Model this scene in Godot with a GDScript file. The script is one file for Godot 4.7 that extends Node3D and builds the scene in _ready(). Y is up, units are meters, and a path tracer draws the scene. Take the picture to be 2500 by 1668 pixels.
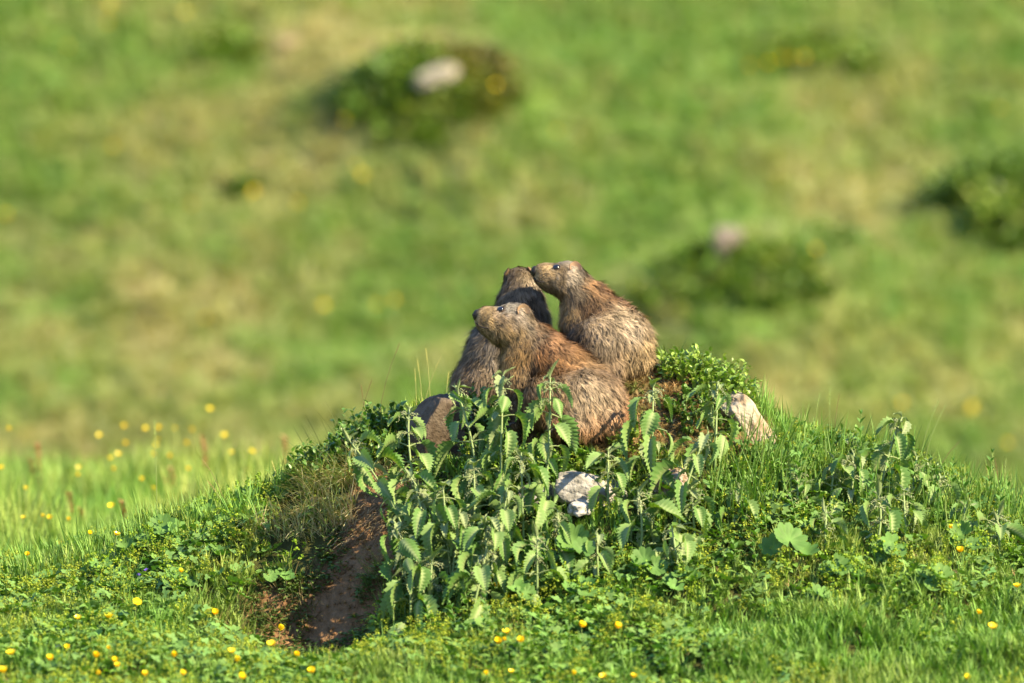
extends Node3D
# Three marmots on a nettle-grown mound in an alpine meadow. Metres; x across, y up, z towards the camera. The mound's middle is near the origin.

const EYE := Vector3(0, 2.233, 20.0)
var rng := RandomNumberGenerator.new()
var noise := FastNoiseLite.new()
var fine := FastNoiseLite.new()
var taken := {}
var M := {}
var relief := PackedFloat32Array()      # heights of the mound's surroundings, every 2 cm
const RX0 := -2.2
const RZ0 := -1.8
const RSTEP := 0.02
const RNX := 221
const RNZ := 201


# ---------------------------------------------------------------- mesh helpers
class MB:
	var v := PackedVector3Array()
	var c := PackedColorArray()
	var n := PackedVector3Array()
	var ix := PackedInt32Array()

	func p(at: Vector3, col: Color) -> int:
		v.append(at)
		c.append(col)
		return v.size() - 1

	func pn(at: Vector3, nn: Vector3, col: Color) -> int:
		v.append(at)
		n.append(nn)
		c.append(col)
		return v.size() - 1

	func t(a: int, b: int, d: int) -> void:
		ix.append(a)
		ix.append(b)
		ix.append(d)

	func q(a: int, b: int, d: int, e: int) -> void:
		t(a, b, d)
		t(a, d, e)

	func normals() -> void:
		n.resize(v.size())
		n.fill(Vector3.ZERO)
		for k in range(0, ix.size(), 3):
			var a := ix[k]
			var b := ix[k + 1]
			var d := ix[k + 2]
			var f := (v[d] - v[a]).cross(v[b] - v[a])
			n[a] += f
			n[b] += f
			n[d] += f
		for k in n.size():
			n[k] = n[k].normalized() if n[k].length_squared() > 1e-20 else Vector3.UP

	func mesh(mat: Material) -> ArrayMesh:
		if n.size() != v.size():
			normals()
		var a := []
		a.resize(Mesh.ARRAY_MAX)
		a[Mesh.ARRAY_VERTEX] = v
		a[Mesh.ARRAY_NORMAL] = n
		a[Mesh.ARRAY_COLOR] = c
		a[Mesh.ARRAY_INDEX] = ix
		var m := ArrayMesh.new()
		m.add_surface_from_arrays(Mesh.PRIMITIVE_TRIANGLES, a)
		m.surface_set_material(0, mat)
		return m

	# a tube through points, tapering from r0 to r1
	func tube(pts: Array, r0: float, r1: float, sides: int, col: Color, col2: Color) -> void:
		var first := v.size()
		for k in pts.size():
			var d: Vector3 = (pts[mini(k + 1, pts.size() - 1)] - pts[maxi(k - 1, 0)]).normalized()
			var u := d.cross(Vector3(0.3, 0.2, 1)).normalized()
			var w := d.cross(u)
			var f := float(k) / (pts.size() - 1)
			var r := lerpf(r0, r1, f)
			for s in sides:
				var a := TAU * s / sides
				p(pts[k] + (u * cos(a) + w * sin(a)) * r, col.lerp(col2, f))
		for k in pts.size() - 1:
			for s in sides:
				var a := first + k * sides + s
				var b := first + k * sides + (s + 1) % sides
				q(a, a + sides, b + sides, b)

	# a tapering ribbon that bends from its root towards sag
	func blade(at: Vector3, dir: Vector3, sag: Vector3, length: float, width: float, segs: int, col: Color, tip: Color) -> void:
		var side := dir.cross(sag)
		if side.length_squared() < 1e-8:
			side = dir.cross(Vector3(1, 0, 0.2))
		side = side.normalized()
		var here := at
		var d := dir
		var last_a := p(here - side * width * 0.5, col)
		var last_b := p(here + side * width * 0.5, col)
		for k in range(1, segs + 1):
			var f := float(k) / segs
			here += d * length / segs
			d = (d + sag / segs).normalized()
			var cc := col.lerp(tip, f)
			if k == segs:
				t(last_a, p(here, cc), last_b)
			else:
				var w := width * 0.5 * (1.0 - f * f * 0.75)
				var a := p(here - side * w, cc)
				var b := p(here + side * w, cc)
				q(last_a, a, b, last_b)
				last_a = a
				last_b = b


func lin(r: float, g: float, b: float) -> Color:
	return Color(r, g, b)


func vary(c: Color, amount: float) -> Color:
	var k := 1.0 + rng.randf_range(-amount, amount)
	return Color(c.r * k * (1.0 + rng.randf_range(-amount, amount) * 0.35), c.g * k, c.b * k * (1.0 + rng.randf_range(-amount, amount) * 0.35))


# ---------------------------------------------------------------- naming helpers
func numbered(called: String) -> String:
	var k: int = taken.get(called, 0)
	taken[called] = k + 1
	return called if k == 0 else "%s_%03d" % [called, k]


func tag(o: Node, label: String, category: String, group := "", kind := "") -> Node:
	if label:
		o.set_meta("label", label)
	if category:
		o.set_meta("category", category)
	if group:
		o.set_meta("group", group)
	if kind:
		o.set_meta("kind", kind)
	return o


func thing(called: String, label: String, category: String, at: Vector3, group := "") -> Node3D:
	var o := Node3D.new()
	o.name = numbered(called)
	add_child(o)
	o.position = at
	tag(o, label, category, group)
	return o


func part(parent: Node, called: String, m: Mesh, where := Transform3D(), kind := "") -> MeshInstance3D:
	var o := MeshInstance3D.new()
	o.name = called if parent != self else numbered(called)
	o.mesh = m
	parent.add_child(o, true)
	o.transform = where
	if kind:
		o.set_meta("kind", kind)
	return o


func spread(parent: Node, called: String, m: Mesh, where: Array, tint: PackedColorArray) -> MultiMeshInstance3D:
	var mm := MultiMesh.new()
	mm.transform_format = MultiMesh.TRANSFORM_3D
	mm.use_colors = true
	mm.mesh = m
	mm.instance_count = where.size()
	for k in where.size():
		mm.set_instance_transform(k, where[k])
		mm.set_instance_color(k, tint[k])
	var o := MultiMeshInstance3D.new()
	o.name = called if parent != self else numbered(called)
	o.multimesh = mm
	parent.add_child(o, true)
	o.set_meta("kind", "stuff")
	return o


const ORD := ["first", "second", "third", "fourth", "fifth", "sixth", "seventh", "eighth", "ninth", "tenth", "eleventh", "twelfth", "thirteenth", "fourteenth", "fifteenth", "sixteenth", "seventeenth", "eighteenth", "nineteenth", "twentieth"]


# a: millimetres right of the picture's middle, u: millimetres above its lower edge, both as measured in the upright plane through the origin;
# gives the world point that lies there when the thing stands z metres nearer the camera than that plane
func mm(a: float, u: float, z: float) -> Vector3:
	var k := (EYE.z - z) / EYE.z
	return Vector3(a * 0.001 * k, EYE.y + (u * 0.001 - EYE.y) * k, z)


# ---------------------------------------------------------------- materials
func plain(rough: float, spec := 0.5, back := Color.BLACK) -> StandardMaterial3D:
	var m := StandardMaterial3D.new()
	m.vertex_color_use_as_albedo = true
	m.roughness = rough
	m.metallic_specular = spec
	if back != Color.BLACK:
		m.backlight_enabled = true
		m.backlight = back
	return m


func speckle(freq: float, octaves: int, lo: Color, hi: Color, mid := 0.5, sd := 1) -> NoiseTexture2D:
	var f := FastNoiseLite.new()
	f.seed = sd
	f.frequency = freq
	f.fractal_octaves = octaves
	var t := NoiseTexture2D.new()
	t.width = 512
	t.height = 512
	t.seamless = true
	t.noise = f
	var g := Gradient.new()
	g.set_color(0, lo)
	g.set_color(1, hi)
	g.add_point(mid, lo.lerp(hi, 0.5))
	t.color_ramp = g
	return t


func make_materials() -> void:
	M.leaf = plain(0.6, 0.36, Color(0.66, 0.74, 0.25))
	M.leaf_matt = plain(0.65, 0.36, Color(0.66, 0.74, 0.22))
	M.grass = plain(0.6, 0.38, Color(0.68, 0.74, 0.22))
	M.bilberry = plain(0.42, 0.5, Color(0.6, 0.72, 0.25))
	M.stem = plain(0.6, 0.4)
	M.dry = plain(0.75, 0.3, Color(0.5, 0.45, 0.3))
	M.petal = plain(0.3, 0.5, Color(0.75, 0.6, 0.1))
	M.fur = plain(0.62, 0.35)
	M.skin = plain(0.9, 0.2)
	var eye := StandardMaterial3D.new()
	eye.albedo_color = Color(0.06, 0.04, 0.035)
	eye.roughness = 0.12
	eye.clearcoat_enabled = true
	eye.clearcoat = 0.5
	eye.clearcoat_roughness = 0.03
	M.eye = eye
	M.nose = plain(0.5, 0.35)
	var ground := plain(0.95, 0.2)
	ground.albedo_texture = speckle(0.03, 5, Color(0.62, 0.6, 0.56), Color(1, 1, 1), 0.5, 3)
	ground.heightmap_enabled = true
	ground.heightmap_texture = speckle(0.04, 5, Color.BLACK, Color.WHITE, 0.5, 8)
	ground.heightmap_scale = 0.9
	ground.uv1_triplanar = true
	ground.uv1_world_triplanar = true
	ground.uv1_scale = Vector3(3.1, 3.1, 3.1)
	M.ground = ground
	for k in 2:
		var rock := plain(0.85, 0.35)
		rock.albedo_texture = speckle(0.025, 6, Color(0.76, 0.75, 0.73) if k == 0 else Color(0.68, 0.64, 0.6), Color(1, 1, 1), 0.5, 21 + k)
		rock.heightmap_enabled = true
		rock.heightmap_texture = speckle(0.03, 6, Color.BLACK, Color.WHITE, 0.5, 31 + k)
		rock.heightmap_scale = 0.3
		rock.uv1_triplanar = true
		rock.uv1_scale = Vector3(5.5, 5.5, 5.5)
		M["rock%d" % k] = rock


# ---------------------------------------------------------------- the lie of the land
const LONG := [[26, 0.75], [18, 0.5], [10, -0.2], [5, -0.33], [2.5, -0.08], [1.2, 0.13], [0.4, 0.25], [0.0, 0.27], [-1.0, 0.15], [-4.5, 0.08], [-6.5, -0.35], [-9, -0.95], [-11.5, -1.1], [-13, -0.72], [-17, 1.1], [-30, 7.3], [-90, 36.0]]
# heights of the mound by rows from back to front: z, then x and y in turn
const MOUND := [
	[-0.95, -1.25, 0.14, -0.9, 0.15, -0.6, 0.17, -0.3, 0.2, 0.0, 0.22, 0.3, 0.22, 0.6, 0.2, 0.9, 0.18, 1.25, 0.16],
	[-0.5, -1.25, 0.2, -0.95, 0.26, -0.65, 0.32, -0.4, 0.42, -0.2, 0.5, 0.0, 0.53, 0.2, 0.58, 0.4, 0.6, 0.55, 0.52, 0.7, 0.42, 0.9, 0.4, 1.25, 0.3],
	[-0.28, -1.25, 0.23, -1.05, 0.27, -0.85, 0.34, -0.65, 0.385, -0.5, 0.43, -0.38, 0.53, -0.25, 0.6, -0.1, 0.62, 0.05, 0.63, 0.18, 0.68, 0.3, 0.75, 0.42, 0.76, 0.53, 0.72, 0.6, 0.58, 0.7, 0.52, 0.9, 0.5, 1.1, 0.43, 1.25, 0.37],
	[-0.08, -1.25, 0.24, -1.1, 0.27, -0.95, 0.33, -0.8, 0.38, -0.65, 0.405, -0.53, 0.44, -0.44, 0.53, -0.33, 0.61, -0.24, 0.63, -0.12, 0.64, 0.0, 0.66, 0.12, 0.69, 0.22, 0.745, 0.3, 0.765, 0.4, 0.79, 0.5, 0.795, 0.56, 0.74, 0.62, 0.57, 0.7, 0.55, 0.8, 0.56, 0.95, 0.51, 1.1, 0.45, 1.25, 0.39],
	[0.07, -1.25, 0.23, -1.05, 0.27, -0.9, 0.32, -0.75, 0.365, -0.6, 0.41, -0.5, 0.47, -0.4, 0.52, -0.3, 0.53, -0.2, 0.53, -0.1, 0.6, 0.0, 0.64, 0.1, 0.65, 0.2, 0.66, 0.3, 0.69, 0.4, 0.71, 0.5, 0.71, 0.56, 0.64, 0.63, 0.53, 0.75, 0.52, 0.95, 0.47, 1.25, 0.37],
	[0.2, -1.25, 0.22, -1.0, 0.26, -0.8, 0.32, -0.65, 0.37, -0.5, 0.42, -0.4, 0.45, -0.3, 0.46, -0.2, 0.49, -0.1, 0.57, 0.0, 0.61, 0.1, 0.62, 0.2, 0.62, 0.3, 0.6, 0.4, 0.58, 0.5, 0.55, 0.62, 0.49, 0.8, 0.46, 1.0, 0.41, 1.25, 0.34],
	[0.36, -1.25, 0.21, -0.95, 0.24, -0.72, 0.28, -0.58, 0.28, -0.48, 0.28, -0.38, 0.33, -0.27, 0.39, -0.15, 0.43, 0.0, 0.45, 0.2, 0.46, 0.4, 0.45, 0.6, 0.42, 0.8, 0.39, 1.0, 0.35, 1.25, 0.3],
	[0.55, -1.25, 0.2, -0.95, 0.22, -0.76, 0.22, -0.62, 0.15, -0.52, 0.08, -0.42, 0.1, -0.27, 0.24, -0.1, 0.28, 0.1, 0.3, 0.35, 0.31, 0.6, 0.31, 0.9, 0.3, 1.25, 0.27],
	[0.75, -1.25, 0.18, -0.9, 0.19, -0.72, 0.17, -0.58, 0.1, -0.48, 0.06, -0.38, 0.1, -0.25, 0.18, 0.0, 0.21, 0.3, 0.23, 0.7, 0.23, 1.25, 0.22],
	[0.95, -1.25, 0.16, -0.9, 0.165, -0.65, 0.14, -0.47, 0.12, -0.3, 0.15, 0.0, 0.17, 0.5, 0.18, 1.25, 0.18],
]


func long_line(z: float) -> float:
	for k in LONG.size() - 1:
		if z <= LONG[k][0] and z >= LONG[k + 1][0]:
			return lerpf(LONG[k][1], LONG[k + 1][1], (LONG[k][0] - z) / (LONG[k][0] - LONG[k + 1][0]))
	return LONG[0][1] if z > 0 else LONG[-1][1]


func open_ground(x: float, z: float) -> float:
	var soft := clampf(absf(z) * 0.12, 0.12, 1.2)
	var y := 0.0
	for k in 5:
		y += long_line(z + (k - 2) * soft * 0.5) * 0.2
	y += noise.get_noise_2d(x * 30, z * 30) * 0.03
	if z < -0.5 and z > -12:
		y -= 0.16 * smoothstep(-0.2, 1.2, x) * smoothstep(-0.5, -2.0, z)
	if z < -8:
		var far := smoothstep(-8, -14, z)
		y += far * (noise.get_noise_2d(x * 12 + 90, z * 12) * 0.22 + noise.get_noise_2d(x * 45, z * 45) * 0.06)
		for k in KNOLLS:
			y += k[2] * exp(-(pow((x - k[0]) / k[3], 2) + pow((z - k[1]) / (k[3] * 0.8), 2)))
	return y


const KNOLLS := [[-0.45, -16.0, 0.28, 0.5], [1.05, -14.2, 0.3, 0.6], [2.3, -15.0, 0.25, 0.45]]


func make_relief() -> void:
	relief.resize(RNX * RNZ)
	var pts := PackedVector3Array()
	for row in MOUND:
		for k in range(1, row.size(), 2):
			pts.append(Vector3(row[k], row[k + 1], row[0]))
	var per := 1.0 / (2.0 * 0.085 * 0.085)
	for j in RNZ:
		var z := RZ0 + j * RSTEP
		var near := PackedVector3Array()
		for p in pts:
			if absf(p.z - z) < 0.34:
				near.append(p)
		for i in RNX:
			var x := RX0 + i * RSTEP
			var w := 0.012
			var y := w * open_ground(x, z)
			for p in near:
				var dx := p.x - x
				if absf(dx) < 0.34:
					var dz := p.z - z
					var g := exp(-(dx * dx + dz * dz) * per)
					w += g
					y += g * p.y
			var crumbs := bare(x, z) * (0.016 * fine.get_noise_2d(x * 420, z * 420) + 0.014 * fine.get_noise_2d(x * 190 + 7, z * 190))
			relief[j * RNX + i] = y / w + fine.get_noise_2d(x * 100, z * 100) * 0.008 + crumbs


func ground(x: float, z: float) -> float:
	var fx := (x - RX0) / RSTEP
	var fz := (z - RZ0) / RSTEP
	if fx < 0 or fz < 0 or fx >= RNX - 1 or fz >= RNZ - 1:
		return open_ground(x, z)
	var i := int(fx)
	var j := int(fz)
	fx -= i
	fz -= j
	var k := j * RNX + i
	return lerpf(lerpf(relief[k], relief[k + 1], fx), lerpf(relief[k + RNX], relief[k + RNX + 1], fx), fz)


func on_ground(x: float, z: float, sink := 0.0) -> Vector3:
	return Vector3(x, ground(x, z) - sink, z)


# how bare the soil is: the trodden slope and the burrow's mouth on the mound's flank
func bare(x: float, z: float) -> float:
	var b := 0.0
	for e in [[-0.31, 0.17, 0.09, 0.13], [-0.37, 0.36, 0.13, 0.14], [-0.475, 0.53, 0.165, 0.19], [-0.55, 0.4, 0.07, 0.035], [-0.45, 0.76, 0.07, 0.12]]:
		var q: float = pow((x - e[0]) / e[2], 2) + pow((z - e[1]) / e[3], 2)
		b = maxf(b, 1.0 - smoothstep(0.6, 1.15, q + fine.get_noise_2d(x * 160, z * 160) * 0.5))
	return b


# where the dry combed grass hangs
func hay(x: float, z: float) -> bool:
	return pow((x + 0.47) / 0.13, 2) + pow((z - 0.2) / 0.17, 2) < 1.0


# the grassless top of the mound, where moss, dry turf and stones lie
func top_turf(x: float, z: float) -> float:
	var q := pow((x - 0.2) / 0.48, 2) + pow((z + 0.02) / 0.3, 2)
	return 1.0 - smoothstep(0.75, 1.1, q)


func dryness(x: float, z: float) -> float:
	var d := noise.get_noise_2d(x * 24 + 300, z * 17) * 1.0 + noise.get_noise_2d(x * 70, z * 70 + 40) * 0.5 + noise.get_noise_2d(x * 150, z * 110 + 400) * 0.45
	return clampf(0.39 + d, 0.0, 1.0)


# stations from each place on, at that spacing
func axis(runs: Array) -> PackedFloat32Array:
	var a := PackedFloat32Array()
	for k in runs.size() - 1:
		var n := maxi(1, roundi((runs[k + 1][0] - runs[k][0]) / runs[k][1]))
		for i in n:
			a.append(lerpf(runs[k][0], runs[k + 1][0], float(i) / n))
	a.append(runs[-1][0])
	return a


func make_terrain() -> void:
	var xs := axis([[-70, 5], [-30, 2.5], [-12, 1.0], [-5.6, 0.11], [-1.7, 0.022], [1.7, 0.11], [5.6, 1.0], [12, 2.5], [30, 5], [70, 0]])
	var zs := axis([[-90, 4], [-34, 1.5], [-21, 0.12], [-6.5, 0.09], [-1.2, 0.022], [1.8, 0.1], [4, 0.5], [26, 0]])
	var z := 0.0
	var mb := MB.new()
	for j in zs.size():
		for i in xs.size():
			var x := xs[i]
			z = zs[j]
			var c := lin(0.075, 0.085, 0.03)
			if z < -9:
				c = lin(0.13, 0.22, 0.045).lerp(lin(0.28, 0.27, 0.12), dryness(x, z) * 0.8)
			elif z > -1.3 and z < 1.9 and absf(x) < 1.8:
				c = c.lerp(lin(0.17, 0.12, 0.05), top_turf(x, z) * 0.9)
				c = c.lerp(lin(0.25, 0.152, 0.084), bare(x, z))
			mb.p(Vector3(x, ground(x, z), z), c)
	var w := xs.size()
	for j in zs.size() - 1:
		for i in w - 1:
			var a := j * w + i
			mb.q(a, a + 1, a + w + 1, a + w)
	tag(part(self, "ground", mb.mesh(M.ground)), "", "", "", "structure")


# ---------------------------------------------------------------- marmots
class Beast:
	var c := PackedVector3Array()
	var r := PackedVector3Array()
	var inv: Array[Basis] = []
	var k := PackedFloat32Array()
	var reach := PackedFloat32Array()
	var ca := PackedVector3Array()
	var cb := PackedVector3Array()
	var cr := PackedVector2Array()
	var offset := 0.006

	func ball(at: Vector3, rr: Vector3, turn_z := 0.0, turn_y := 0.0, soft := 0.03) -> void:
		c.append(at)
		r.append(rr)
		inv.append((Basis(Vector3.UP, deg_to_rad(turn_y)) * Basis(Vector3.BACK, deg_to_rad(turn_z))).inverse())
		k.append(soft)
		reach.append(maxf(rr.x, maxf(rr.y, rr.z)))

	func limb(a: Vector3, b: Vector3, r0: float, r1: float) -> void:
		ca.append(a)
		cb.append(b)
		cr.append(Vector2(r0, r1))

	func d(p: Vector3) -> float:
		var s := 1.0
		for i in c.size():
			var q := p - c[i]
			var far := q.length() - reach[i]
			if far > s + 0.05:
				continue
			q = inv[i] * q
			var k0 := (q / r[i]).length()
			var e: float
			if k0 < 1e-4:
				e = -minf(r[i].x, minf(r[i].y, r[i].z))
			else:
				e = k0 * (k0 - 1.0) / (q / (r[i] * r[i])).length()
			var kk := k[i]
			var h := maxf(kk - absf(s - e), 0.0) / kk
			s = minf(s, e) - h * h * kk * 0.25
		for i in ca.size():
			var ab := cb[i] - ca[i]
			var t := clampf((p - ca[i]).dot(ab) / ab.length_squared(), 0.0, 1.0)
			var e := (p - ca[i] - ab * t).length() - lerpf(cr[i].x, cr[i].y, t)
			var h := maxf(0.03 - absf(s - e), 0.0) / 0.03
			s = minf(s, e) - h * h * 0.03 * 0.25
		return s + offset

	# surface nets: one vertex in each cell that the surface crosses, one quad round each crossed edge
	func net(step: float) -> MB:
		var lo := Vector3(9, 9, 9)
		var hi := -lo
		for i in c.size():
			lo = lo.min(c[i] - Vector3.ONE * (reach[i] + 0.02))
			hi = hi.max(c[i] + Vector3.ONE * (reach[i] + 0.02))
		for i in ca.size():
			for e in [ca[i], cb[i]]:
				lo = lo.min(e - Vector3.ONE * 0.06)
				hi = hi.max(e + Vector3.ONE * 0.06)
		var bs := 4
		var bx := int((hi.x - lo.x) / step / bs) + 1
		var by := int((hi.y - lo.y) / step / bs) + 1
		var bz := int((hi.z - lo.z) / step / bs) + 1
		var nx := bx * bs + 1
		var ny := by * bs + 1
		var nz := bz * bs + 1
		var val := PackedFloat32Array()
		val.resize(nx * ny * nz)
		val.fill(1.0)
		var done := PackedByteArray()
		done.resize(nx * ny * nz)
		var cell := PackedInt32Array()
		cell.resize(nx * ny * nz)
		cell.fill(-1)
		var active := []
		for zb in bz:
			for yb in by:
				for xb in bx:
					var mid := lo + Vector3(xb + 0.5, yb + 0.5, zb + 0.5) * bs * step
					if absf(d(mid)) > bs * step * 1.6:
						continue
					active.append(Vector3i(xb, yb, zb))
					for z in bs + 1:
						for y in bs + 1:
							for x in bs + 1:
								var at := ((zb * bs + z) * ny + yb * bs + y) * nx + xb * bs + x
								if done[at] == 0:
									done[at] = 1
									val[at] = d(lo + Vector3(xb * bs + x, yb * bs + y, zb * bs + z) * step)
		var mb := MB.new()
		var off := PackedInt32Array([0, 1, nx, nx + 1, nx * ny, nx * ny + 1, nx * ny + nx, nx * ny + nx + 1])
		var cells := PackedInt32Array()
		for b in active:
			for z in bs:
				for y in bs:
					for x in bs:
						var gx: int = b.x * bs + x
						var gy: int = b.y * bs + y
						var gz: int = b.z * bs + z
						var at := (gz * ny + gy) * nx + gx
						var inside := 0
						for o in 8:
							if val[at + off[o]] < 0.0:
								inside += 1
						if inside == 0 or inside == 8:
							continue
						var sum := Vector3.ZERO
						var count := 0
						for o in 8:
							for bit in 3:
								var o2 := o | (1 << bit)
								if o2 == o:
									continue
								var a := val[at + off[o]]
								var e := val[at + off[o2]]
								if (a < 0.0) != (e < 0.0):
									var f := a / (a - e)
									var pa := Vector3(o & 1, (o >> 1) & 1, (o >> 2) & 1)
									var pb := Vector3(o2 & 1, (o2 >> 1) & 1, (o2 >> 2) & 1)
									sum += pa.lerp(pb, f)
									count += 1
						cell[at] = mb.p(lo + (Vector3(gx, gy, gz) + sum / count) * step, Color(0.1, 0.07, 0.04))
						cells.append(at)
		var jump := PackedInt32Array([1, nx, nx * ny])
		for at in cells:
			for bit in 3:
				var inside := val[at] < 0.0
				if inside == (val[at + jump[bit]] < 0.0):
					continue
				var u := jump[(bit + 1) % 3]
				var w := jump[(bit + 2) % 3]
				if at - u - w < 0:
					continue
				var i0 := cell[at]
				var i1 := cell[at - u]
				var i2 := cell[at - u - w]
				var i3 := cell[at - w]
				if i1 < 0 or i2 < 0 or i3 < 0:
					continue
				if inside:
					mb.q(i0, i3, i2, i1)
				else:
					mb.q(i0, i1, i2, i3)
		return mb

	# the surface point met when looking from the camera's side at that place
	func face(at: Vector3, along: Vector3) -> Vector3:
		var p := at - along * 0.15
		for i in 80:
			var e := d(p)
			if e < 0.0005:
				break
			p += along * maxf(e * 0.7, 0.0005)
		return p

	func slope(p: Vector3) -> Vector3:
		var e := 0.003
		return Vector3(d(p + Vector3(e, 0, 0)) - d(p - Vector3(e, 0, 0)), d(p + Vector3(0, e, 0)) - d(p - Vector3(0, e, 0)), d(p + Vector3(0, 0, e)) - d(p - Vector3(0, 0, e))).normalized()


# coats: [a, u, z, reach in mm, fur length in mm, colour]; flows: [a, u, z, reach in mm, direction]; bald: [point, radius]
func grow_fur(t: Node3D, body: MB, coats: Array, flows: Array, bald: Array, count: int) -> void:
	var areas := PackedFloat32Array()
	var total := 0.0
	for k in range(0, body.ix.size(), 3):
		var a := body.v[body.ix[k]]
		total += (body.v[body.ix[k + 1]] - a).cross(body.v[body.ix[k + 2]] - a).length()
		areas.append(total)
	var coat_at := PackedVector3Array()
	for q in coats:
		coat_at.append(mm(q[0], q[1], q[2]))
	var flow_at := PackedVector3Array()
	for q in flows:
		flow_at.append(mm(q[0], q[1], q[2]))
	# skin takes the coat's colour too
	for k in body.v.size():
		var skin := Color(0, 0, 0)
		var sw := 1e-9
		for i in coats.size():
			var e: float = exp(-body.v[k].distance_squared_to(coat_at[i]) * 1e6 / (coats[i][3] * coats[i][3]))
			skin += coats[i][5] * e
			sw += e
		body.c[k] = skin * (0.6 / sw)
	var mb := MB.new()
	for s in count:
		var pick := areas.bsearch(rng.randf() * total) * 3
		if pick >= body.ix.size():
			continue
		var ia := body.ix[pick]
		var ib := body.ix[pick + 1]
		var id := body.ix[pick + 2]
		var f1 := sqrt(rng.randf())
		var f2 := rng.randf()
		var root := body.v[ia] * (1.0 - f1) + body.v[ib] * f1 * (1.0 - f2) + body.v[id] * f1 * f2
		var n := (body.n[ia] * (1.0 - f1) + body.n[ib] * f1 * (1.0 - f2) + body.n[id] * f1 * f2).normalized()
		var hidden := false
		for b in bald:
			if root.distance_squared_to(b[0]) < b[1] * b[1]:
				hidden = true
		if hidden:
			continue
		var col := Color(0, 0, 0)
		var length := 0.0
		var w := 1e-9
		var wob := Vector3(fine.get_noise_3d(root.x * 900, root.y * 900, root.z * 900), fine.get_noise_3d(root.y * 900 + 70, root.z * 900, root.x * 900), fine.get_noise_3d(root.z * 900, root.x * 900 + 40, root.y * 900))
		var shifted := root + wob * 0.022
		for i in coats.size():
			var e: float = exp(-shifted.distance_squared_to(coat_at[i]) * 1e6 / (coats[i][3] * coats[i][3]))
			col += coats[i][5] * e
			length += coats[i][4] * e
			w += e
		col = col * (1.0 / w)
		length = length / w * 0.001 * rng.randf_range(0.75, 1.5)
		var guard := length > 0.014 and rng.randf() < 0.1
		if guard:
			length *= 1.35
		var dir := Vector3.ZERO
		for i in flows.size():
			dir += flows[i][4] * exp(-root.distance_squared_to(flow_at[i]) * 1e6 / (flows[i][3] * flows[i][3]))
		dir = dir.normalized() + wob * 1.3
		dir += Vector3(rng.randf_range(-1, 1), rng.randf_range(-1, 1), rng.randf_range(-1, 1)) * 0.28
		dir = (dir - n * dir.dot(n)).normalized()
		var clump := noise.get_noise_3d(root.x * 2600, root.y * 2600, root.z * 2600)
		var lift := 0.42 + 0.55 * clump + rng.randf_range(-0.1, 0.12) + (0.3 if guard else 0.0)
		var d0 := (dir + n * lift).normalized()
		var d1 := (dir + n * (lift - 0.38) + Vector3(0, -0.12, 0)).normalized()
		var side := d0.cross(n).normalized()
		var wide := 0.0008 * rng.randf_range(0.7, 1.35) if length > 0.011 else 0.0008
		var tone := (1.0 + 1.15 * wob.x + 0.75 * clump) * rng.randf_range(0.68, 1.34)
		var grey := col.r * 0.3 + col.g * 0.59 + col.b * 0.11
		col = col.lerp(Color(grey, grey, grey), 0.13) * 0.86 * clampf(tone, 0.45, 1.8)
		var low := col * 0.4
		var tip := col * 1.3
		var nn := (n + Vector3(rng.randf_range(-1, 1), rng.randf_range(-1, 1), rng.randf_range(-1, 1)) * 0.25).normalized()
		var m := root + d0 * length * 0.5
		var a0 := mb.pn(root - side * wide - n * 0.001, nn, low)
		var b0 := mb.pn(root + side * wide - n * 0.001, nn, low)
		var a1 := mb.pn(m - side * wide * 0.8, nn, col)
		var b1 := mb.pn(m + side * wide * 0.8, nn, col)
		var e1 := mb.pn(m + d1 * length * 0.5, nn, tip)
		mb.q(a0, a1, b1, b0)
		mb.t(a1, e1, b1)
	part(t, "fur", mb.mesh(M.fur), Transform3D(Basis(), -t.position), "stuff")


func egg(r: Vector3, col: Color, rings := 8, segs := 12) -> MB:
	var mb := MB.new()
	for j in rings + 1:
		for i in segs:
			var a := PI * j / rings
			var b := TAU * i / segs
			mb.p(Vector3(sin(a) * cos(b), cos(a), sin(a) * sin(b)) * r, col)
	for j in rings:
		for i in segs:
			var a := j * segs + i
			var b := j * segs + (i + 1) % segs
			mb.q(a, a + segs, b + segs, b)
	return mb


func facing(out: Vector3, up := Vector3.UP) -> Basis:
	var z := out.normalized()
	var x := up.cross(z).normalized()
	return Basis(x, z.cross(x), z)


func add_eye(t: Node3D, beast: Beast, at: Vector3, along: Vector3, bald: Array) -> void:
	var p := beast.face(at, along)
	var n := beast.slope(p)
	var e := part(t, "eye", egg(Vector3(0.0092, 0.0084, 0.007), lin(0.01, 0.008, 0.006)).mesh(M.eye), Transform3D(facing(n), p - n * 0.0012 - t.position))
	# the dark lids round it
	var mb := MB.new()
	var ring := 16
	for k in ring:
		var a := TAU * k / ring
		for s in 5:
			var b := TAU * s / 5
			var rad := 0.0096 + 0.0017 * cos(b)
			mb.p(Vector3(cos(a) * rad * 1.1, sin(a) * rad * 0.92, 0.0016 * sin(b) + 0.0006), lin(0.06, 0.042, 0.03))
	for k in ring:
		for s in 5:
			var i0 := k * 5 + s
			var i1 := k * 5 + (s + 1) % 5
			var j0 := ((k + 1) % ring) * 5 + s
			var j1 := ((k + 1) % ring) * 5 + (s + 1) % 5
			mb.q(i0, i1, j1, j0)
	part(e, "eyelid", mb.mesh(M.nose))
	bald.append([p, 0.0122])


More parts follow.
